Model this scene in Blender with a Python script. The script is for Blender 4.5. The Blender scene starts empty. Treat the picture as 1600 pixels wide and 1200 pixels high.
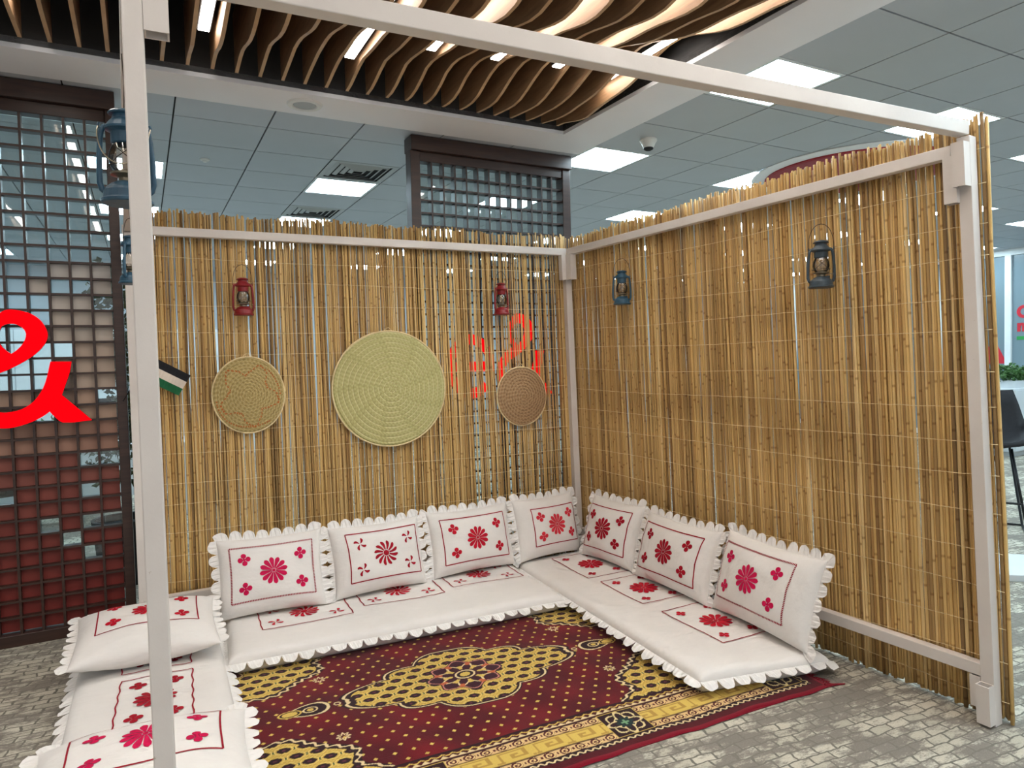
import bpy, bmesh, math, random
import numpy as np
from mathutils import Vector, Matrix

scene = bpy.context.scene
COL = scene.collection
rng = random.Random(7)
PI = math.pi

# ------------------------------------------------------------------ camera, world, exposure
F_PX = 1074.484
YAW, PITCH, ROLL = 0.44391, -0.03733, -0.02317
SCL = 1.1
CAM = np.array([-2.37483, -3.98139, 1.36543]) * SCL
CEIL_YAW = 0.04978
ZC = 3.051                                   # ceiling height


def cam_axes():
    cy, sy = math.cos(YAW), math.sin(YAW)
    fw = np.array([sy * math.cos(PITCH), cy * math.cos(PITCH), math.sin(PITCH)])
    rt = np.array([cy, -sy, 0.0])
    up = np.cross(rt, fw)
    r2 = math.cos(ROLL) * rt + math.sin(ROLL) * up
    u2 = -math.sin(ROLL) * rt + math.cos(ROLL) * up
    return r2, u2, fw


AR, AU, AF = cam_axes()
cam_data = bpy.data.cameras.new('camera')
cam_data.sensor_fit = 'HORIZONTAL'
cam_data.sensor_width = 36.0
cam_data.lens = 36.0 * F_PX / 1600.0
cam_data.clip_start = 0.05
cam_data.clip_end = 100
cam = bpy.data.objects.new('camera', cam_data)
COL.objects.link(cam)
cam.matrix_world = Matrix(((AR[0], AU[0], -AF[0], CAM[0]),
                           (AR[1], AU[1], -AF[1], CAM[1]),
                           (AR[2], AU[2], -AF[2], CAM[2]),
                           (0, 0, 0, 1)))
scene.camera = cam

world = bpy.data.worlds.new('world')
scene.world = world
world.use_nodes = True
bgn = world.node_tree.nodes['Background']
bgn.inputs[0].default_value = (0.93, 0.97, 1.0, 1)
bgn.inputs[1].default_value = 0.36

scene.view_settings.view_transform = 'Standard'
scene.view_settings.look = 'None'
scene.view_settings.gamma = 1.0
scene.view_settings.use_curve_mapping = False
scene.view_settings.exposure = 1.12
PANEL_STRENGTH = 11.0
STRIP_STRENGTH = 11.0

# ------------------------------------------------------------------ pixel -> place
EX = np.array([math.cos(CEIL_YAW), math.sin(CEIL_YAW), 0.0])
EY = np.array([-math.sin(CEIL_YAW), math.cos(CEIL_YAW), 0.0])


def ray(px, py):
    return AF + AR * ((px - 800) / F_PX) + AU * ((600 - py) / F_PX)


def onz(px, py, z):
    d = ray(px, py)
    return CAM + d * ((z - CAM[2]) / d[2])


def onplane(px, py, P, N):
    d = ray(px, py)
    return CAM + d * (((np.asarray(P) - CAM) @ N) / (d @ N))


def room(u, v, z=0.0):
    """building axes (u to the right, v away) measured from below the camera"""
    q = CAM + EX * u + EY * v
    return np.array([q[0], q[1], z])


def V(p):
    return Vector((float(p[0]), float(p[1]), float(p[2])))


# ------------------------------------------------------------------ mesh helpers
class MB:
    def __init__(self):
        self.v = []
        self.f = []
        self.m = []

    def add(self, verts, faces, mi=0):
        o = len(self.v)
        self.v += [tuple(map(float, p)) for p in verts]
        self.f += [tuple(i + o for i in fc) for fc in faces]
        self.m += [mi] * len(faces)
        return self

    def box(self, lo, hi, mi=0):
        x0, y0, z0 = lo
        x1, y1, z1 = hi
        vs = [(x0, y0, z0), (x1, y0, z0), (x1, y1, z0), (x0, y1, z0), (x0, y0, z1), (x1, y0, z1), (x1, y1, z1), (x0, y1, z1)]
        return self.add(vs, [(0, 3, 2, 1), (4, 5, 6, 7), (0, 1, 5, 4), (1, 2, 6, 5), (2, 3, 7, 6), (3, 0, 4, 7)], mi)

    def obox(self, o, a, b, c, mi=0):
        """box from corner o spanned by vectors a, b, c (right handed)"""
        o, a, b, c = map(np.asarray, (o, a, b, c))
        vs = [o, o + a, o + a + b, o + b, o + c, o + a + c, o + a + b + c, o + b + c]
        fs = [(0, 3, 2, 1), (4, 5, 6, 7), (0, 1, 5, 4), (1, 2, 6, 5), (2, 3, 7, 6), (3, 0, 4, 7)]
        if np.dot(np.cross(a, b), c) < 0:
            fs = [f[::-1] for f in fs]
        return self.add(vs, fs, mi)

    def beam(self, p, q, w, h, up=(0, 0, 1), mi=0):
        p, q, up = np.asarray(p, float), np.asarray(q, float), np.asarray(up, float)
        d = (q - p) / np.linalg.norm(q - p)
        s = np.cross(d, up)
        s /= np.linalg.norm(s)
        t = np.cross(s, d)
        return self.obox(p - s * w / 2 - t * h / 2, q - p, s * w, t * h, mi)

    def tube(self, pts, r, n=8, mi=0, closed=False, caps=True):
        pts = [np.asarray(p, float) for p in pts]
        m = len(pts)
        rs = r if hasattr(r, '__len__') else [r] * m
        ref = None
        vs = []
        for i in range(m):
            if closed:
                d = pts[(i + 1) % m] - pts[i - 1]
            else:
                d = pts[min(i + 1, m - 1)] - pts[max(i - 1, 0)]
            d = d / (np.linalg.norm(d) + 1e-12)
            if ref is None:
                ref = np.array([0, 0, 1.0]) if abs(d[2]) < 0.9 else np.array([1.0, 0, 0])
            s = np.cross(d, ref)
            s /= np.linalg.norm(s) + 1e-12
            t = np.cross(s, d)
            ref = t
            for k in range(n):
                a = 2 * PI * k / n
                vs.append(pts[i] + rs[i] * (math.cos(a) * s + math.sin(a) * t))
        fs = []
        for i in range(m if closed else m - 1):
            for k in range(n):
                a, b = i * n + k, i * n + (k + 1) % n
                c, d2 = ((i + 1) % m) * n + (k + 1) % n, ((i + 1) % m) * n + k
                fs.append((a, d2, c, b))
        if caps and not closed:
            fs.append(tuple(range(n)))
            fs.append(tuple((m - 1) * n + k for k in reversed(range(n))))
        return self.add(vs, fs, mi)

    def lathe(self, prof, n=20, c=(0, 0, 0), mi=0):
        vs = []
        fs = []
        for (r, z) in prof:
            for k in range(n):
                a = 2 * PI * k / n
                vs.append((c[0] + r * math.cos(a), c[1] + r * math.sin(a), c[2] + z))
        for i in range(len(prof) - 1):
            for k in range(n):
                fs.append((i * n + k, i * n + (k + 1) % n, (i + 1) * n + (k + 1) % n, (i + 1) * n + k))
        return self.add(vs, fs, mi)

    def prism(self, pts2, f, depth_vec, mi=0):
        """extruded polygon; f maps 2D -> 3D, depth_vec extrudes"""
        n = len(pts2)
        a = [np.asarray(f(*p), float) for p in pts2]
        b = [p + np.asarray(depth_vec) for p in a]
        fs = [tuple(range(n)), tuple(range(2 * n - 1, n - 1, -1))]
        fs += [(i, i + n, (i + 1) % n + n, (i + 1) % n) for i in range(n)]
        return self.add(a + b, fs, mi)

    def mesh(self, name, mats, smooth=False):
        me = bpy.data.meshes.new(name)
        me.from_pydata(self.v, [], self.f)
        if not isinstance(mats, (list, tuple)):
            mats = [mats]
        for m in mats:
            me.materials.append(m)
        if len(mats) > 1:
            me.polygons.foreach_set('material_index', self.m)
        if smooth:
            me.polygons.foreach_set('use_smooth', [True] * len(me.polygons))
        me.update()
        return me

    def build(self, name, mats, parent=None, smooth=False, fix=False):
        me = self.mesh(name, mats, smooth)
        if fix:
            bm = bmesh.new()
            bm.from_mesh(me)
            bmesh.ops.recalc_face_normals(bm, faces=bm.faces)
            bm.to_mesh(me)
            bm.free()
        return link(name, me, parent)


def link(name, me, parent=None):
    o = bpy.data.objects.new(name, me)
    COL.objects.link(o)
    if parent is not None:
        o.parent = parent
    return o


def tag(o, label, cat, group=None):
    o['label'] = label
    o['category'] = cat
    if group:
        o['group'] = group
    return o


def struct(o):
    o['kind'] = 'structure'
    return o


def empty(name, loc=(0, 0, 0), rz=0.0):
    o = bpy.data.objects.new(name, None)
    o.empty_display_size = 0.05
    COL.objects.link(o)
    o.location = V(loc)
    o.rotation_euler = (0, 0, rz)
    return o


def thing(name, label, cat, loc=(0, 0, 0), rz=0.0, group=None):
    return tag(empty(name, loc, rz), label, cat, group)


def copy_tree(o, parent=None):
    c = o.copy()
    COL.objects.link(c)
    c.parent = parent
    for ch in o.children:
        copy_tree(ch, c)
    return c


def bevel(o, w=0.004, seg=2):
    m = o.modifiers.new('bevel', 'BEVEL')
    m.width = w
    m.segments = seg
    m.limit_method = 'ANGLE'
    m.angle_limit = 0.6
    return o


# ------------------------------------------------------------------ materials
def lin(r, g, b):
    def f(c):
        c = c / 255.0
        return c / 12.92 if c <= 0.04045 else ((c + 0.055) / 1.055) ** 2.4
    return (f(r), f(g), f(b), 1.0)


class N:
    """tiny node helper"""

    def __init__(self, name, rough=0.6, metal=0.0, spec=0.5):
        self.mat = bpy.data.materials.new(name)
        self.mat.use_nodes = True
        self.nt = self.mat.node_tree
        self.b = self.nt.nodes['Principled BSDF']
        self.b.inputs['Roughness'].default_value = rough
        self.b.inputs['Metallic'].default_value = metal
        self.b.inputs['Specular IOR Level'].default_value = spec
        self.out = self.nt.nodes['Material Output']

    def node(self, t, **kw):
        n = self.nt.nodes.new(t)
        for k, v in kw.items():
            if k.startswith('i_'):
                n.inputs[k[2:].replace('_', ' ')].default_value = v
            else:
                setattr(n, k, v)
        return n

    def lk(self, a, b):
        self.nt.links.new(a, b)

    def coord(self, which='Object', scale=None):
        tc = self.node('ShaderNodeTexCoord')
        o = tc.outputs[which]
        if scale is not None:
            mp = self.node('ShaderNodeMapping')
            mp.inputs['Scale'].default_value = scale
            self.lk(o, mp.inputs['Vector'])
            o = mp.outputs['Vector']
        return o

    def noise(self, scale, detail=3.0, vec=None, rough=0.55):
        n = self.node('ShaderNodeTexNoise')
        n.inputs['Scale'].default_value = scale
        n.inputs['Detail'].default_value = detail
        n.inputs['Roughness'].default_value = rough
        if vec is not None:
            self.lk(vec, n.inputs['Vector'])
        return n.outputs['Fac']

    def ramp(self, fac, stops, interp='LINEAR'):
        r = self.node('ShaderNodeValToRGB')
        r.color_ramp.interpolation = interp
        el = r.color_ramp.elements
        while len(el) < len(stops):
            el.new(0.5)
        for e, (p, c) in zip(el, stops):
            e.position = p
            e.color = c if len(c) == 4 else (*c, 1)
        self.lk(fac, r.inputs['Fac'])
        return r.outputs['Color']

    def mix(self, fac, a, b, typ='MIX'):
        m = self.node('ShaderNodeMix', data_type='RGBA', blend_type=typ)
        for s, x in ((0, fac), (6, a), (7, b)):
            if isinstance(x, (int, float)):
                m.inputs[s].default_value = x
            elif isinstance(x, tuple):
                m.inputs[s].default_value = x
            else:
                self.lk(x, m.inputs[s])
        return m.outputs[2]

    def math(self, op, a, b=None, clamp=False):
        m = self.node('ShaderNodeMath', operation=op, use_clamp=clamp)
        for s, x in ((0, a), (1, b)):
            if x is None:
                continue
            if isinstance(x, (int, float)):
                m.inputs[s].default_value = x
            else:
                self.lk(x, m.inputs[s])
        return m.outputs[0]

    def color(self, c):
        if isinstance(c, tuple):
            self.b.inputs['Base Color'].default_value = c
        else:
            self.lk(c, self.b.inputs['Base Color'])
        return self

    def bump(self, h, strength=0.3, dist=0.01):
        bp = self.node('ShaderNodeBump')
        bp.inputs['Strength'].default_value = strength
        bp.inputs['Distance'].default_value = dist
        self.lk(h, bp.inputs['Height'])
        self.lk(bp.outputs['Normal'], self.b.inputs['Normal'])
        return self

    def emit(self, c, s):
        self.b.inputs['Emission Color'].default_value = c
        self.b.inputs['Emission Strength'].default_value = s
        return self


def plain(name, c, rough=0.6, metal=0.0, var=0.08, scale=8.0, bump=0.0, spec=0.5):
    n = N(name, rough, metal, spec)
    co = n.coord()
    f = n.noise(scale, 4.0, co)
    d = tuple(x * (1 - var) for x in c[:3]) + (1,)
    l = tuple(min(1, x * (1 + var)) for x in c[:3]) + (1,)
    n.color(n.ramp(f, [(0.3, d), (0.7, l)]))
    if bump:
        n.bump(n.noise(scale * 12, 3.0, co), bump, 0.004)
    return n.mat


def m_white_paint():
    n = N('white_painted_timber', 0.5)
    co = n.coord()
    st = n.coord('Object', (14, 14, 14))
    f = n.noise(3.0, 5.0, co)
    base = n.ramp(f, [(0.3, lin(210, 202, 196)), (0.7, lin(224, 217, 211))])
    sc = n.noise(2.4, 8.0, st, 0.75)
    base = n.mix(n.ramp(sc, [(0.66, (0, 0, 0)), (0.72, (1, 1, 1))]), base, lin(176, 160, 140))
    n.color(base)
    n.bump(n.noise(60, 4.0, co), 0.15, 0.003)
    return n.mat


def m_reed():
    n = N('dry_reed', 0.5, spec=0.3)
    oi = n.node('ShaderNodeObjectInfo')
    rnd = oi.outputs['Random']
    base = n.ramp(rnd, [(0.0, lin(146, 110, 68)), (0.14, lin(222, 188, 126)), (0.28, lin(188, 148, 90)), (0.42, lin(238, 208, 150)), (0.56, lin(170, 132, 82)), (0.70, lin(226, 190, 124)), (0.85, lin(202, 164, 104)), (1.0, lin(136, 108, 72))])
    mp = n.coord('Object', (60, 60, 2.2))
    vec = n.node('ShaderNodeVectorMath', operation='ADD')
    n.lk(mp, vec.inputs[0])
    n.lk(oi.outputs['Location'], vec.inputs[1])
    f = n.noise(1.0, 4.0, vec.outputs[0])
    streak = n.ramp(f, [(0.30, (0.60, 0.54, 0.48)), (0.55, (1, 1, 1))])
    c = n.mix(0.85, base, streak, 'MULTIPLY')
    # dark joint rings of the cane
    comb = n.node('ShaderNodeSeparateXYZ')
    n.lk(n.coord('Object'), comb.inputs[0])
    zz = n.math('ADD', n.math('MULTIPLY', comb.outputs['Z'], 2.7), n.math('MULTIPLY', rnd, 17.0))
    fr = n.math('FRACT', zz)
    ring = n.ramp(fr, [(0.0, (0.60, 0.50, 0.42)), (0.014, (0.62, 0.52, 0.44)), (0.03, (1, 1, 1)), (0.985, (1, 1, 1)), (1.0, (0.65, 0.55, 0.48))])
    c = n.mix(0.9, c, ring, 'MULTIPLY')
    n.color(c)
    n.bump(f, 0.25, 0.003)
    return n.mat


def m_carpet():
    n = N('office_carpet', 0.95, spec=0.1)
    co = n.coord('Object')
    mp = n.node('ShaderNodeMapping')
    mp.inputs['Rotation'].default_value = (0, 0, 0.06)
    mp.inputs['Scale'].default_value = (8.6, 13.0, 1)
    n.lk(co, mp.inputs['Vector'])
    warp = n.node('ShaderNodeTexNoise')
    warp.inputs['Scale'].default_value = 3.4
    warp.inputs['Detail'].default_value = 3
    n.lk(co, warp.inputs['Vector'])
    sub = n.node('ShaderNodeVectorMath', operation='MULTIPLY_ADD')
    n.lk(warp.outputs['Color'], sub.inputs[0])
    sub.inputs[1].default_value = (0.6, 0.6, 0)
    w2 = n.node('ShaderNodeTexNoise')
    w2.inputs['Scale'].default_value = 19.0
    w2.inputs['Detail'].default_value = 2
    n.lk(co, w2.inputs['Vector'])
    s2 = n.node('ShaderNodeVectorMath', operation='MULTIPLY_ADD')
    n.lk(w2.outputs['Color'], s2.inputs[0])
    s2.inputs[1].default_value = (0.26, 0.26, 0)
    n.lk(mp.outputs['Vector'], s2.inputs[2])
    n.lk(s2.outputs[0], sub.inputs[2])
    br = n.node('ShaderNodeTexBrick')
    br.inputs['Scale'].default_value = 1.0
    br.inputs['Mortar Size'].default_value = 0.055
    br.inputs['Mortar Smooth'].default_value = 0.5
    br.inputs['Brick Width'].default_value = 0.86
    br.inputs['Row Height'].default_value = 0.62
    br.offset = 0.43
    br.inputs['Color1'].default_value = (0.0, 0, 0, 1)
    br.inputs['Color2'].default_value = (1, 1, 1, 1)
    n.lk(sub.outputs[0], br.inputs['Vector'])
    stone = n.ramp(br.outputs['Color'], [(0.0, lin(182, 176, 160)), (0.5, lin(196, 189, 172)), (1.0, lin(206, 200, 184))])
    c = n.mix(br.outputs['Fac'], stone, lin(116, 112, 104))
    st = n.node('ShaderNodeMapping')
    st.inputs['Scale'].default_value = (1.0, 2.3, 1)
    st.inputs['Rotation'].default_value = (0, 0, 0.5)
    n.lk(co, st.inputs['Vector'])
    wear = n.noise(2.6, 14.0, st.outputs['Vector'], 0.82)
    c = n.mix(n.ramp(wear, [(0.46, (0, 0, 0)), (0.52, (0.9, 0.9, 0.9))]), c, lin(128, 122, 114))
    fine = n.noise(160, 2.0, co)
    c = n.mix(0.35, c, n.ramp(fine, [(0.3, (0.55, 0.55, 0.55)), (0.7, (1, 1, 1))]), 'MULTIPLY')
    n.color(c)
    n.bump(fine, 0.35, 0.004)
    return n.mat


def m_wood(name, c1, c2, rough=0.45, axis=(2, 30, 30)):
    n = N(name, rough)
    f = n.noise(1.6, 6.0, n.coord('Object', axis), 0.6)
    n.color(n.ramp(f, [(0.3, c1), (0.7, c2)]))
    n.bump(f, 0.1, 0.002)
    return n.mat


def m_vcol(name, rough=0.9, bump_scale=400, bump=0.3, spec=0.2, sheen=0.0):
    n = N(name, rough, spec=spec)
    a = n.node('ShaderNodeVertexColor', layer_name='Col')
    co = n.coord()
    f = n.noise(bump_scale, 2.0, co)
    n.color(n.mix(0.3, a.outputs['Color'], n.ramp(f, [(0.3, (0.6, 0.6, 0.6)), (0.7, (1, 1, 1))]), 'MULTIPLY'))
    n.bump(f, bump, 0.003)
    if sheen:
        n.b.inputs['Sheen Weight'].default_value = sheen
    return n.mat


def m_glass(name, tint=(0.9, 0.95, 0.95, 1), refl=0.12, rough=0.02):
    n = N(name)
    tr = n.node('ShaderNodeBsdfTransparent')
    tr.inputs[0].default_value = tint
    gl = n.node('ShaderNodeBsdfGlossy')
    gl.inputs['Roughness'].default_value = rough
    mx = n.node('ShaderNodeMixShader')
    fr = n.node('ShaderNodeFresnel')
    fr.inputs[0].default_value = 1.45
    n.lk(n.math('ADD', fr.outputs[0], refl * 0.3, True), mx.inputs[0])
    n.lk(tr.outputs[0], mx.inputs[1])
    n.lk(gl.outputs[0], mx.inputs[2])
    n.lk(mx.outputs[0], n.out.inputs['Surface'])
    return n.mat


def m_cloth(name, c):
    n = N(name, 0.85, spec=0.2)
    co = n.coord()
    f = n.noise(7, 4.0, co)
    n.color(n.ramp(f, [(0.3, tuple(x * 0.95 for x in c[:3])), (0.7, c[:3])]))
    wr = n.coord('Object', (5, 14, 9))
    w = n.noise(1.6, 3.0, wr)
    fine = n.noise(300, 2.0, co)
    n.bump(n.math('ADD', w, n.math('MULTIPLY', fine, 0.04)), 0.28, 0.02)
    n.b.inputs['Sheen Weight'].default_value = 0.1
    return n.mat


def m_light(name, c, s):
    n = N(name, 0.5)
    n.color(tuple(0.25 * x for x in c[:3]) + (1,))
    n.b.inputs['Specular IOR Level'].default_value = 0.0
    n.emit(c, s)
    return n.mat


M = {}
M['white'] = m_white_paint()
M['reed'] = m_reed()
M['twine'] = plain('pale_twine', lin(226, 206, 160), 0.8, var=0.15, scale=40)
M['carpet'] = m_carpet()
M['dark_wood'] = m_wood('dark_walnut', lin(44, 28, 23), lin(64, 42, 34), 0.4)
M['slat_wood'] = m_wood('pale_ash_slat', lin(118, 90, 64), lin(150, 116, 84), 0.55, (3, 3, 30))
M['slat_edge'] = m_wood('pale_slat_edge', lin(176, 142, 106), lin(200, 168, 130), 0.55, (3, 3, 30))
M['dark_soffit'] = plain('charcoal_soffit', lin(50, 48, 48), 0.8)
M['ceiling_tile'] = plain('metal_ceiling_tile', lin(180, 185, 192), 0.5, var=0.02, scale=3, bump=0.02)
M['gypsum'] = plain('white_gypsum', lin(238, 238, 242), 0.8, var=0.02, scale=2)
M['joint'] = plain('dark_ceiling_joint', lin(30, 31, 34), 0.8)
M['panel_light'] = m_light('cool_light_diffuser', (0.70, 0.90, 1.0, 1), PANEL_STRENGTH)
M['strip_light'] = m_light('warm_strip_diffuser', (1.0, 0.94, 0.86, 1), STRIP_STRENGTH)
M['vent'] = plain('white_vent_metal', lin(170, 172, 172), 0.4, var=0.02)
M['vent_dark'] = plain('vent_throat', lin(40, 42, 45), 0.9)
M['plastic_white'] = plain('white_plastic', lin(225, 225, 222), 0.4, var=0.02)
M['sign_red'] = m_light('lit_red_acrylic', (1.0, 0.001, 0.004, 1), 0.6)
M['sign_side'] = plain('dark_red_sign_return', lin(70, 12, 18), 0.4)
M['glass'] = m_glass('clear_glass')
M['globe'] = m_glass('dusty_lantern_glass', (0.86, 0.84, 0.80, 1), 0.3, 0.08)
M['lantern_red'] = plain('red_lantern_enamel', lin(130, 20, 27), 0.4, var=0.18, scale=30, bump=0.05)
M['lantern_blue'] = plain('blue_lantern_enamel', lin(44, 80, 102), 0.38, var=0.2, scale=30, bump=0.05)
M['lantern_grey'] = plain('slate_lantern_enamel', lin(52, 66, 76), 0.42, var=0.2, scale=30, bump=0.05)
M['brass'] = plain('dull_burner_metal', lin(150, 140, 120), 0.35, metal=0.8)
M['wire'] = plain('dark_wire', lin(62, 52, 46), 0.5, metal=0.5)
M['cloth'] = m_cloth('white_cotton', lin(229, 225, 221))
M['cloth2'] = m_cloth('white_cotton_frill', lin(232, 229, 226))
M['red_thread'] = plain('red_embroidery', lin(184, 14, 40), 0.7, var=0.15, scale=60, spec=0.2)
M['deep_thread'] = plain('deep_red_embroidery', lin(158, 10, 34), 0.7, var=0.18, scale=60, spec=0.2)
M['pink_thread'] = plain('magenta_embroidery', lin(196, 12, 74), 0.7, var=0.15, scale=60, spec=0.2)
M['coral_thread'] = plain('coral_embroidery', lin(206, 48, 62), 0.7, var=0.15, scale=60, spec=0.2)
M['stitch'] = plain('dark_red_stitch', lin(150, 22, 40), 0.7, var=0.2, scale=60, spec=0.2)
M['rug'] = m_vcol('woven_rug_pile', 0.95, 260, 0.5, 0.1, 0.15)
M['rug_edge'] = plain('crimson_rug_edge', lin(122, 12, 32), 0.9, var=0.2, scale=60)
M['straw'] = m_vcol('woven_straw', 0.75, 320, 0.6, 0.25)
M['wall_white'] = plain('pale_office_wall', lin(168, 176, 182), 0.7, var=0.02, scale=1)
M['wall_blue'] = plain('frosted_blue_glass', lin(120, 140, 150), 0.25, var=0.05, scale=1)
M['frame_white'] = plain('white_aluminium', lin(225, 230, 232), 0.4, var=0.02)
M['black_fabric'] = plain('black_fabric', lin(34, 34, 38), 0.85, var=0.12, scale=50)
M['black_metal'] = plain('black_metal', lin(24, 24, 26), 0.4, metal=0.5)
M['leaf'] = plain('leaf_green', lin(58, 98, 42), 0.6, var=0.35, scale=25)
M['leaf_olive'] = plain('leaf_olive', lin(78, 84, 52), 0.6, var=0.35, scale=25)
M['bark'] = plain('bark', lin(88, 72, 56), 0.9, var=0.3, scale=30)
M['red_matte'] = plain('red_ceiling_feature', lin(150, 22, 40), 0.6, var=0.05)
M['print_red'] = plain('red_vinyl_lettering', lin(205, 32, 52), 0.5, var=0.03)
M['print_green'] = plain('green_vinyl', lin(40, 150, 70), 0.5, var=0.03)
M['desk'] = plain('white_desk_laminate', lin(206, 211, 214), 0.4, var=0.02)
M['screen'] = plain('dark_monitor', lin(28, 32, 38), 0.25)
M['flag_black'] = plain('black_flag_cloth', lin(26, 26, 32), 0.9)
M['flag_white'] = plain('white_flag_cloth', lin(226, 212, 198), 0.9)
M['flag_green'] = plain('green_flag_cloth', lin(22, 96, 58), 0.9)
M['flag_red'] = plain('red_flag_cloth', lin(176, 26, 38), 0.9)

# ================================================================== THE SETTING
def quad(name, pts, mat, parent=None, th=0.0):
    mb = MB()
    mb.add([V(p) for p in pts], [tuple(range(len(pts)))])
    return mb.build(name, mat, parent)


U0, V0, T = 3.006, 2.5477, 0.5546            # ceiling grid origin and tile size (room axes)
UI, VI = 2.645, 4.075                         # inner edges of the slatted recess
UO, VO = U0, 4.43                             # outer edges of its gypsum band
UL, VN = -3.2, -0.9                           # far left / near side of the recess
UMIN, UMAX, VMIN, VMAX = U0 - 14 * T, U0 + 22 * T, V0 - 9 * T, V0 + 24 * T

# floor
mb = MB()
mb.obox(room(UMIN, VMIN, -0.1), EX * (UMAX - UMIN), EY * (VMAX - VMIN), np.array([0, 0, 0.1]))
struct(mb.build('floor', M['carpet']))

# ceiling: dark slab with tiles hung below it, a gypsum band round the slatted recess
ceil = struct(empty('ceiling', room(0, 0, ZC)))
ceil['label'] = 'suspended grey ceiling of square tiles around a white band'


def cbox(mb, u0, u1, v0, v1, z0, z1, mi=0):
    return mb.obox(room(u0, v0, z0), EX * (u1 - u0), EY * (v1 - v0), np.array([0, 0, z1 - z0]), mi)


def cchild(mb, name, mat, parent=ceil, **k):
    o = mb.build(name, mat, None, **k)
    o.parent = parent
    o.matrix_parent_inverse = Matrix.Translation(parent.location).inverted() if parent.parent is None else Matrix()
    return o


mb = MB()
za, zb_ = ZC + 0.012, ZC + 0.05
cbox(mb, UO, UMAX, VMIN, VMAX, za, zb_)
cbox(mb, UMIN, UO, VO, VMAX, za, zb_)
cbox(mb, UMIN, UO, VMIN, VN - 0.4, za, zb_)
cbox(mb, UMIN, UL - 0.4, VN - 0.4, VO, za, zb_)
cchild(mb, 'ceiling_slab', M['joint'])
mb = MB()
cbox(mb, UI, UO - 0.004, VN - 0.4, VO - 0.004, ZC - 0.004, ZC + 0.05)
cbox(mb, UL - 0.4, UI, VI, VO - 0.004, ZC - 0.004, ZC + 0.05)
cbox(mb, UL - 0.4, UI, VN - 0.4, VN, ZC - 0.004, ZC + 0.05)
cbox(mb, UL - 0.4, UL, VN, VI, ZC - 0.004, ZC + 0.05)
cchild(mb, 'gypsum_band', M['gypsum'])
mb = MB()
zt = ZC + 0.42
cbox(mb, UL, UI + 0.02, VN, VI + 0.02, zt, zt + 0.03)
cbox(mb, UI, UI + 0.02, VN, VI + 0.02, ZC + 0.02, zt)
cbox(mb, UL, UI, VI, VI + 0.02, ZC + 0.02, zt)
cbox(mb, UL - 0.02, UL, VN, VI, ZC + 0.02, zt)
cbox(mb, UL, UI, VN - 0.02, VN, ZC + 0.02, zt)
cchild(mb, 'recess_lining', M['dark_soffit'])

# tiles and lights
g = 0.010
mb = MB()
mb.obox(np.array([0, 0, 0]), EX * (T - g), EY * (T - g), np.array([0, 0, 0.012]))
tile_me = mb.mesh('tile', M['ceiling_tile'])
mb = MB()
fw_ = 0.022
for (a0, a1, b0, b1) in ((0, T - g, 0, fw_), (0, T - g, T - g - fw_, T - g), (0, fw_, fw_, T - g - fw_), (T - g - fw_, T - g, fw_, T - g - fw_)):
    mb.obox(EX * a0 + EY * b0, EX * (a1 - a0), EY * (b1 - b0), np.array([0, 0, 0.012]))
lf_me = mb.mesh('frame', M['frame_white'])
mb = MB()
mb.obox(EX * fw_ + EY * fw_ + np.array([0, 0, 0.005]), EX * (T - g - 2 * fw_), EY * (T - g - 2 * fw_), np.array([0, 0, 0.006]))
ld_me = mb.mesh('diffuser', M['panel_light'])
far_mb = MB()
ntile = 0
VENTS = {(-3, 5), (-3, 8)}


def visible(P, m=60):
    d = P - CAM
    z = d @ AF
    if z < 0.3:
        return False
    x = 800 + F_PX * (d @ AR) / z
    y = 600 - F_PX * (d @ AU) / z
    return -m < x < 1600 + m and -m < y < 620


cells = []
for j in range(-9, 24):
    for i in range(-14, 22):
        u, v = U0 + i * T, V0 + j * T
        if u + T > UL - 0.4 and u < UO - 0.01 and v + T > VN - 0.4 and v + T < VO + 0.02:
            continue
        clip = 0.0
        if u < UO - 0.01 and u + T > UL - 0.4 and v < VO < v + T:
            clip = VO - v                      # row cut by the band
        if i % 3 == 0 and j % 3 == 0 and clip == 0 and v > -1.2:
            own = {(-3, 6): 'square light panel in the tiled ceiling between the two air vents', (-3, 9): 'square light panel just beyond the air vent farther from the gypsum band',
                   (0, 3): 'square light panel beside the smoke detector and the tall lattice screen', (0, 0): 'square light panel touching the gypsum band, crossed by the overhead beam',
                   (3, 0): 'square light panel above the free end post of the reed screen'}.get((i, j))
            o = thing('ceiling_light', own or 'square cool white ceiling light panel, away from vents, detector and booth beams', 'ceiling light', room(u + g / 2, v + g / 2, ZC), 0, 'square ceiling light panels')
            link('frame', lf_me, o)
            link('diffuser', ld_me, o)
            continue
        if (i, j) in VENTS:
            continue
        c = room(u + T / 2, v + T / 2, ZC)
        cells.append((not visible(c), np.linalg.norm(c - CAM), u, v, clip))
cells.sort()
for hid, d, u, v, clip in cells:
    if clip:
        mb = MB()
        cbox(mb, u + g / 2, u + T - g / 2, v + clip + g / 2, v + T - g / 2, ZC, ZC + 0.012)
        cchild(mb, 'tile', M['ceiling_tile'])
        ntile += 1
    elif not hid and ntile < 285:
        o = link('tile', tile_me, ceil)
        o.location = V(room(u + g / 2, v + g / 2, ZC) - room(0, 0, ZC))
        ntile += 1
    else:
        cbox(far_mb, u + g / 2, u + T - g / 2, v + g / 2, v + T - g / 2, ZC, ZC + 0.012)
o = cchild(far_mb, 'distant_tiles', M['ceiling_tile'])
o['kind'] = 'stuff'

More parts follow.
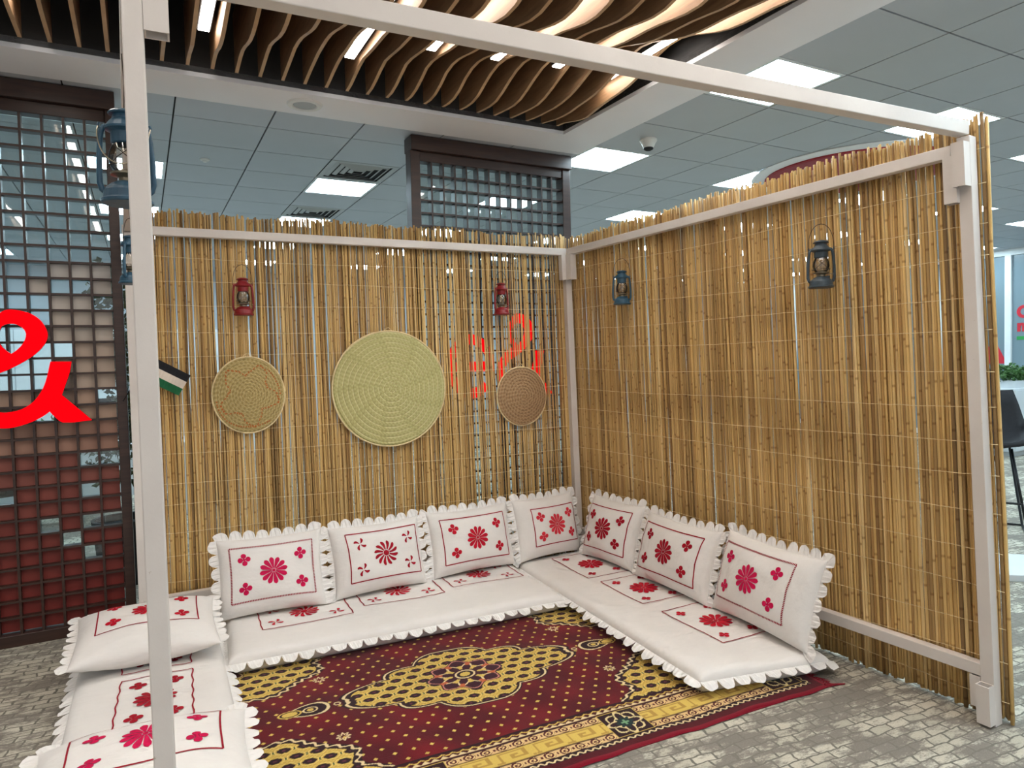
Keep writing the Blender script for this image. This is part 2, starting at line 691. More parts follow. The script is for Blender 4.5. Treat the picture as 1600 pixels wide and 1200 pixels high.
# air vents: concentric square louvres
for (i, j) in sorted(VENTS):
    o = thing('air_vent', 'white square ceiling vent with nested louvres, ' + ('nearer to' if j == 5 else 'farther from') + ' the gypsum band', 'vent', room(U0 + (i + .5) * T, V0 + (j + .5) * T, ZC), 0, 'square ceiling air vents')
    h = T / 2 - g / 2
    mb = MB()
    mb.obox(-EX * h - EY * h + np.array([0, 0, .02]), EX * 2 * h, EY * 2 * h, np.array([0, 0, .006]))
    mb.build('throat', M['vent_dark'], o)
    for k in range(5):
        ho, hi = h * (1 - 0.19 * k), h * (1 - 0.19 * k) - h * (0.16 if k == 0 else 0.10)
        zo = 0.0 if k == 0 else 0.012
        P = lambda a, b, z: EX * a + EY * b + np.array([0, 0, z])
        vs = [P(-ho, -ho, zo), P(ho, -ho, zo), P(ho, ho, zo), P(-ho, ho, zo), P(-hi, -hi, zo - (0 if k == 0 else .014)), P(hi, -hi, zo - (0 if k == 0 else .014)), P(hi, hi, zo - (0 if k == 0 else .014)), P(-hi, hi, zo - (0 if k == 0 else .014))]
        vs += [p + np.array([0, 0, .004]) for p in vs]
        fs = []
        for q in range(4):
            r = (q + 1) % 4
            fs += [(q, q + 4, r + 4, r), (q + 8, r + 8, r + 12, q + 12), (q + 4, q + 12, r + 12, r + 4), (q, r, r + 8, q + 8)]
        MB().add(vs, fs).build('louvre', M['vent'], o, fix=True)

# smoke detector, speaker, sprinklers
o = thing('smoke_detector', 'small white conical smoke detector under a ceiling tile', 'smoke detector', onz(1013, 218, ZC))
MB().lathe([(0.0, 0.0), (0.062, 0), (0.062, -0.012), (0.05, -0.03), (0.036, -0.06), (0, -0.06)], 24).build('body', M['plastic_white'], o, smooth=False)
MB().lathe([(0.034, -0.06), (0.034, -0.07), (0.02, -0.078), (0, -0.078)], 20).build('sensor', M['vent_dark'], o)
o = thing('ceiling_speaker', 'flat round white speaker set in the gypsum band', 'speaker', onz(476, 163, ZC - 0.004))
MB().lathe([(0, -0.008), (0.065, -0.008), (0.068, -0.004)], 28).build('grille', M['vent'], o)
MB().lathe([(0.068, -0.004), (0.072, -0.012), (0.098, -0.01), (0.104, 0)], 28).build('ring', M['plastic_white'], o)
o = thing('sprinkler_rose', 'tiny white sprinkler rose in a grey ceiling tile', 'sprinkler', onz(320, 249, ZC))
MB().lathe([(0, -0.02), (0.014, -0.02), (0.02, -0.012), (0.034, -0.006), (0.036, 0)], 16).build('cap', M['plastic_white'], o)

# wooden wave slats hung in the recess, with warm light strips between them
sl = thing('slatted_ceiling', 'wavy pale timber slats with warm light strips in a dark ceiling recess', 'ceiling slats', room(0, 0, ZC))
su = 2.555
k = 0
while su > UL + 0.1:
    n = 56
    v1, v0 = VI - 0.05, VN + 0.05
    bot = []
    for q in range(n + 1):
        v = v1 + (v0 - v1) * q / n
        ph = 2 * PI * (v1 - v) / 1.55 + 0.30 * k + 0.5 * math.sin(k * 0.37)
        am = 0.4 + 0.6 * min(1.0, max(0.0, (su + 0.6) / 2.4))
        z = ZC + 0.035 - am * (0.062 * math.sin(ph) + 0.018 * math.sin(2.3 * ph + k * .2))
        e = (v1 - v)
        w = min(1.0, e / 0.35)
        z = (ZC + 0.03) * (1 - w) + z * w
        bot.append((v, z))
    vs, fs = [], []
    for s_ in (0, 1):
        for (v, z) in bot:
            vs.append(room(su + 0.018 * s_, v, z) - room(0, 0, ZC))
        for (v, z) in bot:
            vs.append(room(su + 0.018 * s_, v, ZC + 0.34) - room(0, 0, ZC))
    m = n + 1
    for q in range(n):
        fs.append((q, q + 1, m + q + 1, m + q))
        fs.append((2 * m + q, 3 * m + q, 3 * m + q + 1, 2 * m + q + 1))
    fs.append((0, m, 3 * m, 2 * m))
    fs.append((n, 2 * m + n, 3 * m + n, m + n))
    mb = MB()
    mb.add(vs, fs)
    mb.add(vs, [(q, 2 * m + q, 2 * m + q + 1, q + 1) for q in range(n)], 1)
    mb.build('slat', [M['slat_wood'], M['slat_edge']], sl)
    if k % 3 == 0 and k not in (15, 21, 27, 33):
        ve = {0: 3.48, 3: 3.36, 6: 3.42, 9: 3.46}.get(k, VI - 0.34)
        mb = MB()
        uu = su - 0.078
        z0 = ZC + 0.095
        mb.obox(room(uu, VN + 0.1, z0) - room(0, 0, ZC), EX * 0.050, EY * (ve - VN - 0.1), np.array([0, 0, 0.006]))
        mb.build('light_strip', M['strip_light'], sl)
        mb = MB()
        mb.obox(room(uu - .006, VN + 0.1, z0 + .006) - room(0, 0, ZC), EX * 0.062, EY * (ve - VN - 0.1), np.array([0, 0, 0.05]))
        mb.build('light_housing', M['dark_soffit'], sl)
    su -= 0.1205
    k += 1

# red round ceiling feature beyond the right-hand reed screen
P = room(5.50, 3.85, ZC)
o = thing('red_ceiling_drum', 'dark red round drum hanging under the office ceiling', 'ceiling feature', P)
MB().lathe([(0, -0.03), (0.73, -0.03), (0.75, -0.025), (0.75, -0.002)], 64).build('drum', M['red_matte'], o)
MB().lathe([(0.75, -0.015), (0.84, -0.012), (0.86, -0.008), (0.86, -0.002)], 64).build('white_ring', M['gypsum'], o)

# ---------------- far walls
VB = 12.4


def wall(name, u0, v0, u1, v1, mat, z0=0, z1=ZC):
    mb = MB()
    p, q = room(u0, v0, 0), room(u1, v1, 0)
    d = (q - p) / np.linalg.norm(q - p)
    nrm = np.array([-d[1], d[0], 0])
    mb.obox(p + np.array([0, 0, z0]), q - p, nrm * 0.12, np.array([0, 0, z1 - z0]))
    return struct(mb.build(name, mat))


wall('wall_back', UMIN, VB, UMAX, VB, M['wall_white'])
wall('wall_left', UMIN + .3, VMIN, UMIN + .3, VB, M['wall_white'])

# ================================================================== BOOTH: timber frame and reed screens
AR_W = 0.08394                                   # right side opens out a little
LX, LY = -0.00242, 0.0441                        # the frame leans back slightly
W_, D_, H_, HR_, ZB_ = 2.64778 * SCL, 2.51604 * SCL, 2.1 * SCL, 2.11229 * SCL, 2.14149 * SCL
DR = np.array([math.sin(AR_W), -math.cos(AR_W), 0.0])
NR = np.array([math.cos(AR_W), math.sin(AR_W), 0.0])
E0 = DR * D_
L0 = E0 + np.array([-W_, 0.004, 0.0])
BL0 = np.array([-2.868, 0.0, 0.0])


def sh(p, z=None):
    p = np.array(p, float)
    if z is not None:
        p[2] = z
    return p + np.array([LX, LY, 0.0]) * p[2]


S = 0.05                                          # timber section
Y1 = np.array([0, 1.0, 0])
X1 = np.array([1.0, 0, 0])
fr = thing('timber_frame', 'white painted timber frame of posts, rails and overhead beams around the seating', 'frame', (0, 0, 0))


def post(p, z0, z1, dirx, name='post', w=S, d=S):
    p = np.asarray(p, float)
    a, b = sh(p, z0), sh(p, z1)
    mb = MB()
    dirx = np.asarray(dirx, float)
    diry = np.array([-dirx[1], dirx[0], 0])
    mb.obox(a - dirx * w / 2 - diry * d / 2, dirx * w, diry * d, b - a)
    return bevel(mb.build(name, M['white'], fr), 0.003)


def rail(p, q, name='rail', w=0.045, h=0.05, mat='white'):
    mb = MB()
    mb.beam(sh(p), sh(q), w, h)
    return bevel(mb.build(name, M[mat], fr), 0.003)


cpost = np.array([0.012, 0.03, 0])
blpost = BL0 + Y1 * 0.028
rpost = E0 + NR * 0.020
lpost = L0
post(cpost, 0.0, H_ - 0.05, X1)
post(blpost, 0.0, H_ - 0.05, X1)
post(rpost, 0.0, ZB_ - 0.012, -DR, w=0.05, d=0.05)
post(lpost, 0.0, ZB_ + 0.05, X1, w=0.0415, d=0.045)
# top rails: front face in the wall plane
rail(BL0 + Y1 * 0.022 + X1 * -0.03 + np.array([0, 0, H_ - 0.025]), np.array([0.0, 0.022, H_ - 0.025]))
rail(NR * 0.022 + np.array([0, 0, H_ - 0.025]) + DR * 0.0, E0 - DR * 0.05 + NR * 0.022 + np.array([0, 0, HR_ - 0.025]))
# low rails
rail(BL0 + Y1 * 0.022 + np.array([0, 0, 0.155]), np.array([0.0, 0.022, 0.2]))
rail(NR * 0.022 + np.array([0, 0, 0.205]), E0 - DR * 0.02 + NR * 0.022 + np.array([0, 0, 0.2065]))
# overhead beams
rail(E0 + X1 * 0.035 + np.array([0, 0.02, ZB_ + 0.028]), L0 + X1 * -0.03 + np.array([0, 0.02, ZB_ + 0.028]), 'beam', 0.05, 0.055)
rail(L0 + np.array([0, 0.0, ZB_ + 0.01]), BL0 + np.array([0, 0.03, H_ - 0.02]), 'beam', 0.045, 0.05)


def bracket(c, dirx, z0, z1, w=0.075, d=0.05, open_top=True, t=0.004):
    """hollow sleeve round a joint"""
    dirx = np.asarray(dirx, float)
    diry = np.array([-dirx[1], dirx[0], 0])
    a, b = sh(c, z0), sh(c, z1)
    up = b - a
    o = a - dirx * w / 2 - diry * d / 2
    mb = MB()
    mb.obox(o, dirx * w, diry * t, up)
    mb.obox(o + diry * (d - t), dirx * w, diry * t, up)
    mb.obox(o + diry * t, dirx * t, diry * (d - 2 * t), up)
    mb.obox(o + dirx * (w - t) + diry * t, dirx * t, diry * (d - 2 * t), up)
    return mb.build('bracket', M['white'], fr)


bracket(np.array([-0.028, 0.006, 0]), X1, H_ - 0.235, H_ - 0.05, 0.055, 0.05)
bracket(NR * 0.002 + DR * 0.045, DR, H_ - 0.235, H_ - 0.05, 0.06, 0.05)
bracket(E0 - NR * 0.005 - DR * 0.045, DR, HR_ - 0.24, HR_ - 0.05, 0.05, 0.045)
bracket(E0 - NR * 0.028 + DR * 0.0, DR, ZB_ - 0.215, ZB_ - 0.04, 0.048, 0.045)
bracket(E0 - NR * 0.026 + DR * 0.0, DR, 0.012, 0.165, 0.050, 0.042)
bracket(E0 + NR * 0.012 - DR * 0.045, DR, 0.055, 0.18, 0.04, 0.04)
bracket(L0 + X1 * 0.0462 + Y1 * 0.0, X1, ZB_ - 0.125, ZB_ + 0.0, 0.05, 0.045)
bracket(BL0 + Y1 * -0.02 + X1 * 0.0, X1, H_ - 0.24, H_ - 0.05, 0.05, 0.045)


# ---- reed screens
def reed_mesh(seed, length):
    r = random.Random(seed)
    rad = 1.0
    n, seg = 6, 9
    vs, fs = [], []
    ax, ay = r.uniform(-1, 1), r.uniform(-1, 1)
    for i in range(seg + 1):
        t = i / seg
        z = length * t
        bx = 0.0050 * ax * math.sin(PI * t * 2 + r.uniform(-.2, .2)) + r.uniform(-.0012, .0012)
        by = 0.002 * ay * math.sin(PI * t * 1.6)
        rr = 0.0066 * (1.08 - 0.2 * t) * r.uniform(0.95, 1.06)
        for k in range(n):
            a = 2 * PI * k / n
            vs.append((bx + rr * math.cos(a), by + rr * math.sin(a), z))
    for i in range(seg):
        for k in range(n):
            fs.append((i * n + k, i * n + (k + 1) % n, (i + 1) * n + (k + 1) % n, (i + 1) * n + k))
    fs.append(tuple(reversed(range(n))))
    fs.append(tuple(seg * n + k for k in range(n)))
    return MB().add(vs, fs).mesh('reed', M['reed'], smooth=True)


REEDS = [reed_mesh(100 + i, 2.39) for i in range(18)]
TILT = math.atan(LY)


def reed_screen(name, label, p0, d, nrm, length, seed, gapw, topz, back):
    """p0 start on floor, d run direction, nrm outward normal"""
    r = random.Random(seed)
    root = thing(name, label, 'reed screen', p0)
    x = 0.0
    cnt = 0

    def cane(x, dia, sc, off):
        o = link('reed', REEDS[r.randrange(len(REEDS))], root)
        o.location = V(d * (x + dia / 2) + nrm * off + np.array([0, 0, r.uniform(0.004, 0.03)]))
        o.rotation_euler = (-TILT + r.uniform(-.0015, .0015), (0.0 if x > 0.97 * length else 1.0) * r.uniform(-.0034, .0034), 0)
        t = x / length
        o.scale = (sc, sc, (topz(t) + 0.008 * math.sin(t * 23 + seed) + r.uniform(-.007, .007)) / 2.39)
    while x < length:
        sc = r.uniform(0.78, 1.16)
        dia = 0.0132 * sc
        cane(x, dia, sc, 0.008 + r.uniform(-0.002, 0.004))
        cnt += 1
        gp = gapw(x / length)
        x += dia + (r.uniform(0.0022, 0.0068 if gp > 0.3 else 0.005) if r.random() < gp else r.uniform(-0.0012, 0.0019))
    # a looser second course behind closes most of the chinks
    mbk = MB()
    nb = 190
    order = list(range(nb))
    r.shuffle(order)
    for k in order:
        t = (k + r.random()) / nb
        if back(t) < r.random():
            continue
        sc = r.uniform(0.8, 1.2)
        if cnt < 298:
            cane(t * length, 0.0132 * sc, sc, 0.0235 + r.uniform(-0.001, 0.003))
            cnt += 1
            continue
        me = REEDS[r.randrange(len(REEDS))]
        o0 = d * (t * length) + nrm * (0.0245 + r.uniform(-0.001, 0.003)) + np.array([0, 0, 0.012])
        hs = (topz(t) + r.uniform(-.012, .004)) / 2.39
        mbk.add([o0 + np.array([q.co.x * sc, q.co.y * sc + LY * q.co.z * hs, q.co.z * hs]) for q in me.vertices], [tuple(p.vertices) for p in me.polygons])
    if mbk.v:
        o = mbk.build('rear_reeds', M['reed'], root, smooth=True)
        o['kind'] = 'stuff'
    # twine courses
    nrow = 16
    for i in range(nrow):
        z = 0.10 + i * (2.30 - 0.10) / (nrow - 1) + r.uniform(-.012, .012)
        pts = []
        ph, a1 = r.uniform(0, 6), r.uniform(.004, .009)
        m = 60
        for k in range(m + 1):
            t = k / m
            zz = z + a1 * math.sin(ph + t * 9) + 0.012 * math.sin(PI * t) * -1 + r.uniform(-.0016, .0016)
            off = -0.0068 + r.uniform(-.0006, .0006)
            q = d * (length * t) + nrm * off + np.array([LX * zz, LY * zz, zz])
            pts.append(q)
        MB().tube(pts, 0.0014, 4).build('twine', M['twine'], root)
    return root


reed_screen('reed_screen', 'upright reed screen bearing the three round straw mats and red lanterns', np.array([-2.888, 0.056, 0.0]), X1, Y1, 2.912, 5,
            lambda t: 0.72 if 0.72 < t < 0.97 else 0.03, lambda t: 2.395, lambda t: 0.05 if 0.72 < t < 0.97 else 1.0)
reed_screen('reed_screen', 'upright reed screen with two blue lanterns, running to the free-standing end post', NR * 0.0475 - DR * 0.06, DR, NR, D_ + 0.116, 9,
            lambda t: 0.0 if t > 0.965 else 0.02 + 0.07 * t * t, lambda t: 2.385 + 0.02 * t, lambda t: 1.0)

# ================================================================== LATTICE SCREENS BEHIND THE BOOTH
VS = 4.515                                         # plane of their front faces
CELL = 0.1


def panel_mat(i, c):
    return plain('infill_panel_%02d' % i, c, 0.6, var=0.06, scale=3)


GRAD = [(0.0, (124, 38, 30)), (0.15, (134, 58, 48)), (0.28, (146, 84, 72)), (0.34, (176, 136, 116)), (0.42, (196, 168, 146)), (0.52, (204, 190, 176)), (0.70, (204, 200, 196)), (1.0, (204, 200, 198))]


def grad(t):
    for (a, ca), (b, cb) in zip(GRAD, GRAD[1:]):
        if t <= b:
            w = (t - a) / (b - a)
            return lin(*[x + (y - x) * w for x, y in zip(ca, cb)])
    return lin(*GRAD[-1][1])


PM = [panel_mat(i, grad(i / 15)) for i in range(16)]


def lattice(name, label, ul, ur, z0, z1, filled, step, stile=0.052, zstep=0.088):
    root = thing(name, label, 'lattice screen', room((ul + ur) / 2, VS, z0))
    base = room((ul + ur) / 2, VS, z0)

    def pc(a0, a1, b0, b1, d0, d1, nm, mat):
        mb = MB()
        mb.obox(room(a0, VS + d0, b0) - base, EX * (a1 - a0), EY * (d1 - d0), np.array([0, 0, b1 - b0]))
        return mb.build(nm, mat, root)
    dk = M['dark_wood']
    bevel(pc(ul, ul + stile, z0, z1 - 0.10, -0.0, 0.10, 'stile', dk))
    bevel(pc(ur - stile, ur, z0, z1 - 0.10, -0.0, 0.10, 'stile', dk))
    bevel(pc(ul, ur, z1 - 0.10, z1, -0.025, 0.12, 'head_beam', dk))
    bevel(pc(ul + stile, ur - stile, z1 - 0.165, z1 - 0.10, 0.01, 0.09, 'top_rail', dk))
    bevel(pc(ul + stile, ur - stile, z0, z0 + 0.065, 0.01, 0.09, 'bottom_rail', dk))
    iu0, iu1, iz0, iz1 = ul + stile, ur - stile, z0 + 0.065, z1 - 0.165
    nc = max(1, round((iu1 - iu0) / step))
    nr = max(1, round((iz1 - iz0) / zstep))
    cu, cz = (iu1 - iu0) / nc, (iz1 - iz0) / nr
    for i in range(1, nc):
        u = iu0 + i * cu
        pc(u - 0.006, u + 0.006, iz0, iz1, 0.018, 0.082, 'lattice_bar', dk)
    for j in range(1, nr):
        z = iz0 + j * cz
        pc(iu0, iu1, z - 0.006, z + 0.006, 0.022, 0.078, 'lattice_bar', dk)
    r = random.Random(21)
    if filled:
        for j in range(nr):
            for i in range(nc):
                t = j / nr
                right = i / max(1, nc - 1)
                if t < 0.34:
                    p_ = 0.90
                elif t < 0.40:
                    p_ = 0.92
                elif t < 0.46:
                    p_ = 0.45 + 0.5 * right
                elif t < 0.70:
                    p_ = 0.9 if right > 0.9 else (0.5 if right > 0.75 else 0.06)
                else:
                    p_ = 0.0
                if r.random() > p_:
                    continue
                u, z = iu0 + i * cu, iz0 + j * cz
                pc(u + 0.006, u + cu - 0.006, z + 0.006, z + cz - 0.006, 0.060, 0.068, 'infill_panel', PM[min(15, int(15 * t))])
    mb = MB()
    mb.obox(room(iu0, VS + 0.086, iz0) - base, EX * (iu1 - iu0), EY * 0.006, np.array([0, 0, iz1 - iz0]))
    mb.build('glass_pane', M['glass'], root)
    return root


uL = ((onplane(215, 1000, room(0, VS), EY) - CAM) @ EX)
uL2 = ((onplane(177, 125, room(0, VS), EY) - CAM) @ EX)
lattice('lattice_screen', 'dark timber lattice screen with beige to terracotta infill panels and the large red sign', uL2 - 1.40, uL2, 0.0, ZC - 0.004, True, CELL)
uc0 = ((onplane(640, 201, room(0, VS), EY) - CAM) @ EX)
uc1 = ((onplane(890, 233, room(0, VS), EY) - CAM) @ EX)
lattice('lattice_screen', 'dark timber lattice screen standing behind the reed screen, reaching the ceiling band', uc0, uc1, 0.0, ZC - 0.004, False, 0.088, 0.07)

# ---- red lit sign letters
AMP_OUT = [(-14, 524), (-12, 505), (-2, 491), (8, 485), (20, 484), (45, 489), (62, 499), (72, 513), (75, 525), (70, 538), (56, 553), (38, 565), (15, 577), (0, 583), (-14, 590), (-24, 600), (-28, 613), (-25, 626), (-16, 637), (0, 644), (15, 644), (35, 639), (52, 628), (64, 613), (72, 595), (79, 565), (112, 565), (109, 582), (104, 597), (97, 617), (120, 636), (144, 656), (99, 660), (85, 650), (78, 643), (65, 652), (45, 661), (20, 668), (0, 669), (-25, 664), (-46, 650), (-56, 630), (-56, 605), (-46, 585), (-28, 570), (-6, 560), (-2, 557), (-10, 545), (-14, 535)]
AMP_HOLE = [(0, 537), (8, 546), (18, 553), (28, 546), (38, 534), (41, 522), (37, 514), (26, 507), (13, 506), (3, 510), (-1, 520), (-1, 530)]


def densify(poly, n=3):
    """Catmull-Rom smoothing of gentle corners only"""
    out = []
    m = len(poly)
    for i in range(m):
        p0, p1, p2, p3 = (np.array(poly[(i + k) % m], float) for k in (-1, 0, 1, 2))
        a = p1 - p0
        b = p2 - p1
        c = p3 - p2

        def ang(x, y):
            return math.acos(max(-1, min(1, x @ y / (np.linalg.norm(x) * np.linalg.norm(y) + 1e-9))))
        s1 = ang(a, b) < 0.75
        s2 = ang(b, c) < 0.75
        out.append(tuple(p1))
        L = np.linalg.norm(b)
        t1 = (p2 - p0) / (np.linalg.norm(p2 - p0) + 1e-9) * L if s1 else b
        t2 = (p3 - p1) / (np.linalg.norm(p3 - p1) + 1e-9) * L if s2 else b
        for k in range(1, n):
            t = k / n
            h = (2 * t**3 - 3 * t**2 + 1, t**3 - 2 * t**2 + t, -2 * t**3 + 3 * t**2, t**3 - t**2)
            out.append(tuple(h[0] * p1 + h[1] * t1 + h[2] * p2 + h[3] * t2))
    return out


def letter(name, label, loops, v, depth, group=None):
    """loops in plane metres (u, z); first is outer, others holes"""
    cu = sum(p[0] for p in loops[0]) / len(loops[0])
    z0 = min(p[1] for p in loops[0])
    base = room(cu, v, z0)
    cv = bpy.data.curves.new(name, 'CURVE')
    cv.dimensions = '2D'
    cv.fill_mode = 'BOTH'
    cv.extrude = depth / 2
    for lp in loops:
        sp = cv.splines.new('POLY')
        sp.points.add(len(lp) - 1)
        for q, (u, z) in zip(sp.points, lp):
            q.co = (u - cu, z - z0, 0, 1)
        sp.use_cyclic_u = True
    tmp = bpy.data.objects.new('tmp', cv)
    COL.objects.link(tmp)
    bpy.context.view_layer.update()
    me = bpy.data.meshes.new_from_object(tmp.evaluated_get(bpy.context.evaluated_depsgraph_get()))
    bpy.data.objects.remove(tmp)
    me.materials.clear()
    me.materials.append(M['sign_red'])
    me.materials.append(M['sign_side'])
    for p in me.polygons:
        p.material_index = 0 if p.normal.z > 0.9 else 1
    R = Matrix(((EX[0], 0, -EY[0], base[0]), (EX[1], 0, -EY[1], base[1]), (0, 1, 0, base[2]), (0, 0, 0, 1)))
    me.transform(Matrix(((EX[0], 0, -EY[0], 0), (EX[1], 0, -EY[1], 0), (0, 1, 0, 0), (0, 0, 0, 1))))
    o = link(name, me)
    o.location = V(base)
    return tag(o, label, 'sign', group)


VSG = VS - 0.03


def pl(px, py):
    P = onplane(px, py, room(0, VSG), EY)
    return ((P - CAM) @ EX, P[2])


amp_o = [pl(*p) for p in densify(AMP_OUT)]
amp_h = [pl(*p) for p in densify(AMP_HOLE)]
letter('ampersand_sign', 'large glowing red ampersand mounted on the lattice screen with coloured panels', [amp_o, amp_h], VSG, 0.022)
# the same pair of characters on the other lattice screen, glimpsed through the reeds
ua = [p[0] for p in amp_o]
za_ = [p[1] for p in amp_o]
tgt0, tgt1 = pl(777, 560), pl(864, 560)
zt0, zt1 = pl(800, 622)[1], pl(800, 489)[1]
VSG2 = VS - 0.012


def remap(lp):
    return [(tgt0[0] + (u - min(ua)) / (max(ua) - min(ua)) * (tgt1[0] - tgt0[0]), zt0 + (z - min(za_)) / (max(za_) - min(za_)) * (zt1 - zt0)) for u, z in lp]


letter('ampersand_sign', 'glowing red ampersand behind the reeds, glimpsed around the small brown straw mat', [remap(amp_o), remap(amp_h)], VSG2, 0.012)
e0, e1 = pl(699, 572), pl(774, 572)
ez0, ez1 = pl(737, 623)[1], pl(737, 522)[1]
ecu, ecz = (e0[0] + e1[0]) / 2, (ez0 + ez1) / 2
ea, eb = (e1[0] - e0[0]) / 2, (ez1 - ez0) / 2
tk = 0.32
outer = [(ecu + ea * math.cos(a), ecz + eb * math.sin(a)) for a in np.linspace(-0.62, 2 * PI - 0.12, 50)[::1]]
# open 'e': outer arc from the bar round the top to the lower terminal, back along the inner arc
arc_o = [(ecu + ea * math.cos(a), ecz + eb * math.sin(a)) for a in np.linspace(-0.17, 2 * PI - 0.75, 48)]
arc_i = [(ecu + ea * (1 - tk) * math.cos(a), ecz + eb * (1 - tk) * math.sin(a)) for a in np.linspace(2 * PI - 0.75, PI + 0.24, 20)]
e_out = arc_o + arc_i
ring_h = [(ecu + ea * (1 - tk) * math.cos(a), ecz + eb * (1 - tk) * math.sin(a)) for a in np.linspace(0.22, PI - 0.22, 24)]
letter('letter_sign', 'glowing red letter e behind the reeds, glimpsed beside the large pale straw mat', [e_out, ring_h], VSG2, 0.012)

# ================================================================== RUG
RC = np.array([-1.4625, -1.368])
HX, HY = 1.405, 0.883


def paint_rug(X, Y):
    """colour of the woven pattern at rug coordinates (metres from the centre)"""
    def L(r, g, b):
        return np.array(lin(r, g, b)[:3])
    maroon, red, dark = L(82, 7, 19), L(126, 12, 23), L(38, 8, 18)
    yel, yel2, cream, green = L(216, 184, 92), L(190, 152, 66), L(230, 206, 158), L(70, 84, 50)
    ax, ay = np.abs(X), np.abs(Y)
    sm = np.sin(X * 9.1 + 2 * np.sin(Y * 7.3)) * np.sin(Y * 11.7 + 2 * np.sin(X * 5.1 + 1)) + 0.5 * np.sin(X * 23 + Y * 17)
    k = np.clip(0.25 + 0.32 * sm, 0, 1)[..., None]
    col = maroon * (1 - k) + red * k

    def put(mask, c):
        col[mask] = c
    # ---- field dots
    px, py = 0.074, 0.052
    row = np.floor(Y / py)
    fx = (X / px + 0.5 * (row % 2)) % 1 - 0.5
    fy = (Y / py) % 1 - 0.5
    put(np.abs(fx) * px / 0.0105 + np.abs(fy) * py / 0.0095 < 1, yel)

    def latt(mask):
        """yellow ground with dark ovals on a staggered grid"""
        lx, ly = 0.078, 0.060
        rw = np.floor(Y / ly)
        gx = ((X / lx + 0.5 * (rw % 2)) % 1 - 0.5) * lx
        gy = ((Y / ly) % 1 - 0.5) * ly
        put(mask, yel)
        hatch = (np.sin((X + Y) * 380) > 0.55) | (np.sin((X - Y) * 380) > 0.75)
        put(mask & hatch, yel2)
        e = (gx / 0.026) ** 2 + (gy / 0.0185) ** 2
        sc = 1 + 0.12 * np.cos(6 * np.arctan2(gy, gx))
        put(mask & (e < 1.0 * sc), dark)
        put(mask & (e < 0.10), L(96, 40, 60))
        hx = np.abs(np.abs(gx) - lx / 2)
        put(mask & (hx < 0.006) & (np.abs(gy) < 0.008), green)
        put(mask & (np.abs(e - 1.75) < 0.16), L(236, 212, 130))

    def band(d, half, mask_in, c1, c2, w1=0.010, w2=0.022):
        """double outline round the contour d=0"""
        put((d > -w1) & (d < w2), c2)
        put((d > 0.0) & (d < w1), c1)

    # ---- centre medallion (long scalloped lozenge)
    th = np.arctan2(Y / 0.36, X / 0.60)
    base = (ax / 0.550) ** 1.0 + (ay / 0.285) ** 1.18
    scal = 0.17 * np.abs(np.sin(th * 6.0)) * np.clip(ay / 0.03, 0, 1)
    d = (base - 1.0 - scal) * 0.24
    med = d < 0
    latt(med)
    put((d > -0.012) & (d < 0.014), dark)
    put((d > 0.0) & (d < 0.0075), cream)
    # rosette
    r = np.hypot(X / 1.25, Y)
    t2 = np.arctan2(Y, X / 1.25)
    rr = 0.128 + 0.016 * np.cos(8 * t2)
    put(r < rr + 0.01, dark)
    put((r < rr + 0.004) & (r > rr - 0.003), L(200, 130, 120))
    put(r < rr - 0.004, L(58, 12, 30))
    fl = 0.085 + 0.02 * np.cos(8 * t2 + PI)
    put((np.abs(r - fl) < 0.006), cream)
    spk = (np.cos(8 * t2) > 0.55) & (r > 0.05) & (r < 0.085)
    put(spk, yel)
    put((np.cos(8 * t2 + PI) > 0.75) & (r > 0.088) & (r < 0.118), L(196, 100, 60))
    put(r < 0.04, dark)
    put((np.abs(r - 0.036) < 0.004), cream)
    put((r < 0.02), yel)
    # pendants
    q = ax - 0.66
    pr = np.hypot(q * 0.55, ay)
    put(np.hypot(ax - 0.60, ay) < 0.016, cream)
    put(np.hypot(ax - 0.60, ay) < 0.009, maroon)
    px_ = ax - 0.73
    lens = (px_ / 0.095) ** 2 + (ay / (0.050 * (1 - 0.45 * px_ / 0.095).clip(0.3, 2))) ** 2
    put(lens < 1.15, dark)
    put(np.abs(lens - 0.92) < 0.14, cream)
    put((np.hypot((ax - 0.715) / 1.2, ay) < 0.012), yel)
    put(np.abs(np.hypot((ax - 0.715) / 1.3, ay) - 0.022) < 0.003, cream)
    lens2 = ((ax - 0.80) / 0.05) ** 2 + (ay / 0.03) ** 2
    put(lens2 < 1.0, yel)
    put(np.abs(lens2 - 0.55) < 0.14, dark)
    # ---- corner spandrels
    fxh, fyh = HX - 0.315, HY - 0.305
    cx, cy = fxh - ax, fyh - ay
    dd = np.hypot(cx / 0.52, cy / 0.40)
    ta = np.arctan2(cy / 0.40, cx / 0.52)
    d = (dd - 1.0 - 0.09 * np.cos(ta * 12.0) * (0.6 + 0.4 * np.cos(ta * 4))) * 0.34
    infield = (cx > 0) & (cy > 0)
    sp = infield & (d < 0)
    latt(sp)
    put(infield & (d > -0.010) & (d < 0.016), dark)
    put(infield & (np.abs(d - 0.006 - 0.006 * np.sin(ta * 60)) < 0.0045), cream)
    small = (np.hypot(cx - 0.46, cy - 0.30) < 0.030)
    t3 = np.arctan2(cy - 0.30, cx - 0.46)
    rs = np.hypot(cx - 0.46, cy - 0.30)
    put(infield & (np.abs(rs - 0.020 - 0.006 * np.cos(8 * t3)) < 0.005), cream)
    # corner rosettes of the field
    rs = np.hypot(cx, cy)
    t4 = np.arctan2(cy, cx)
    put(infield & (rs < 0.155 + 0.02 * np.cos(t4 * 10)), maroon * 0.7)
    put(infield & (np.abs(rs - 0.145 - 0.02 * np.cos(t4 * 10)) < 0.005), cream)
    put(infield & (np.abs(rs - 0.085 - 0.016 * np.cos(t4 * 14)) < 0.010), yel)
    put(infield & (rs < 0.04), L(196, 120, 70))

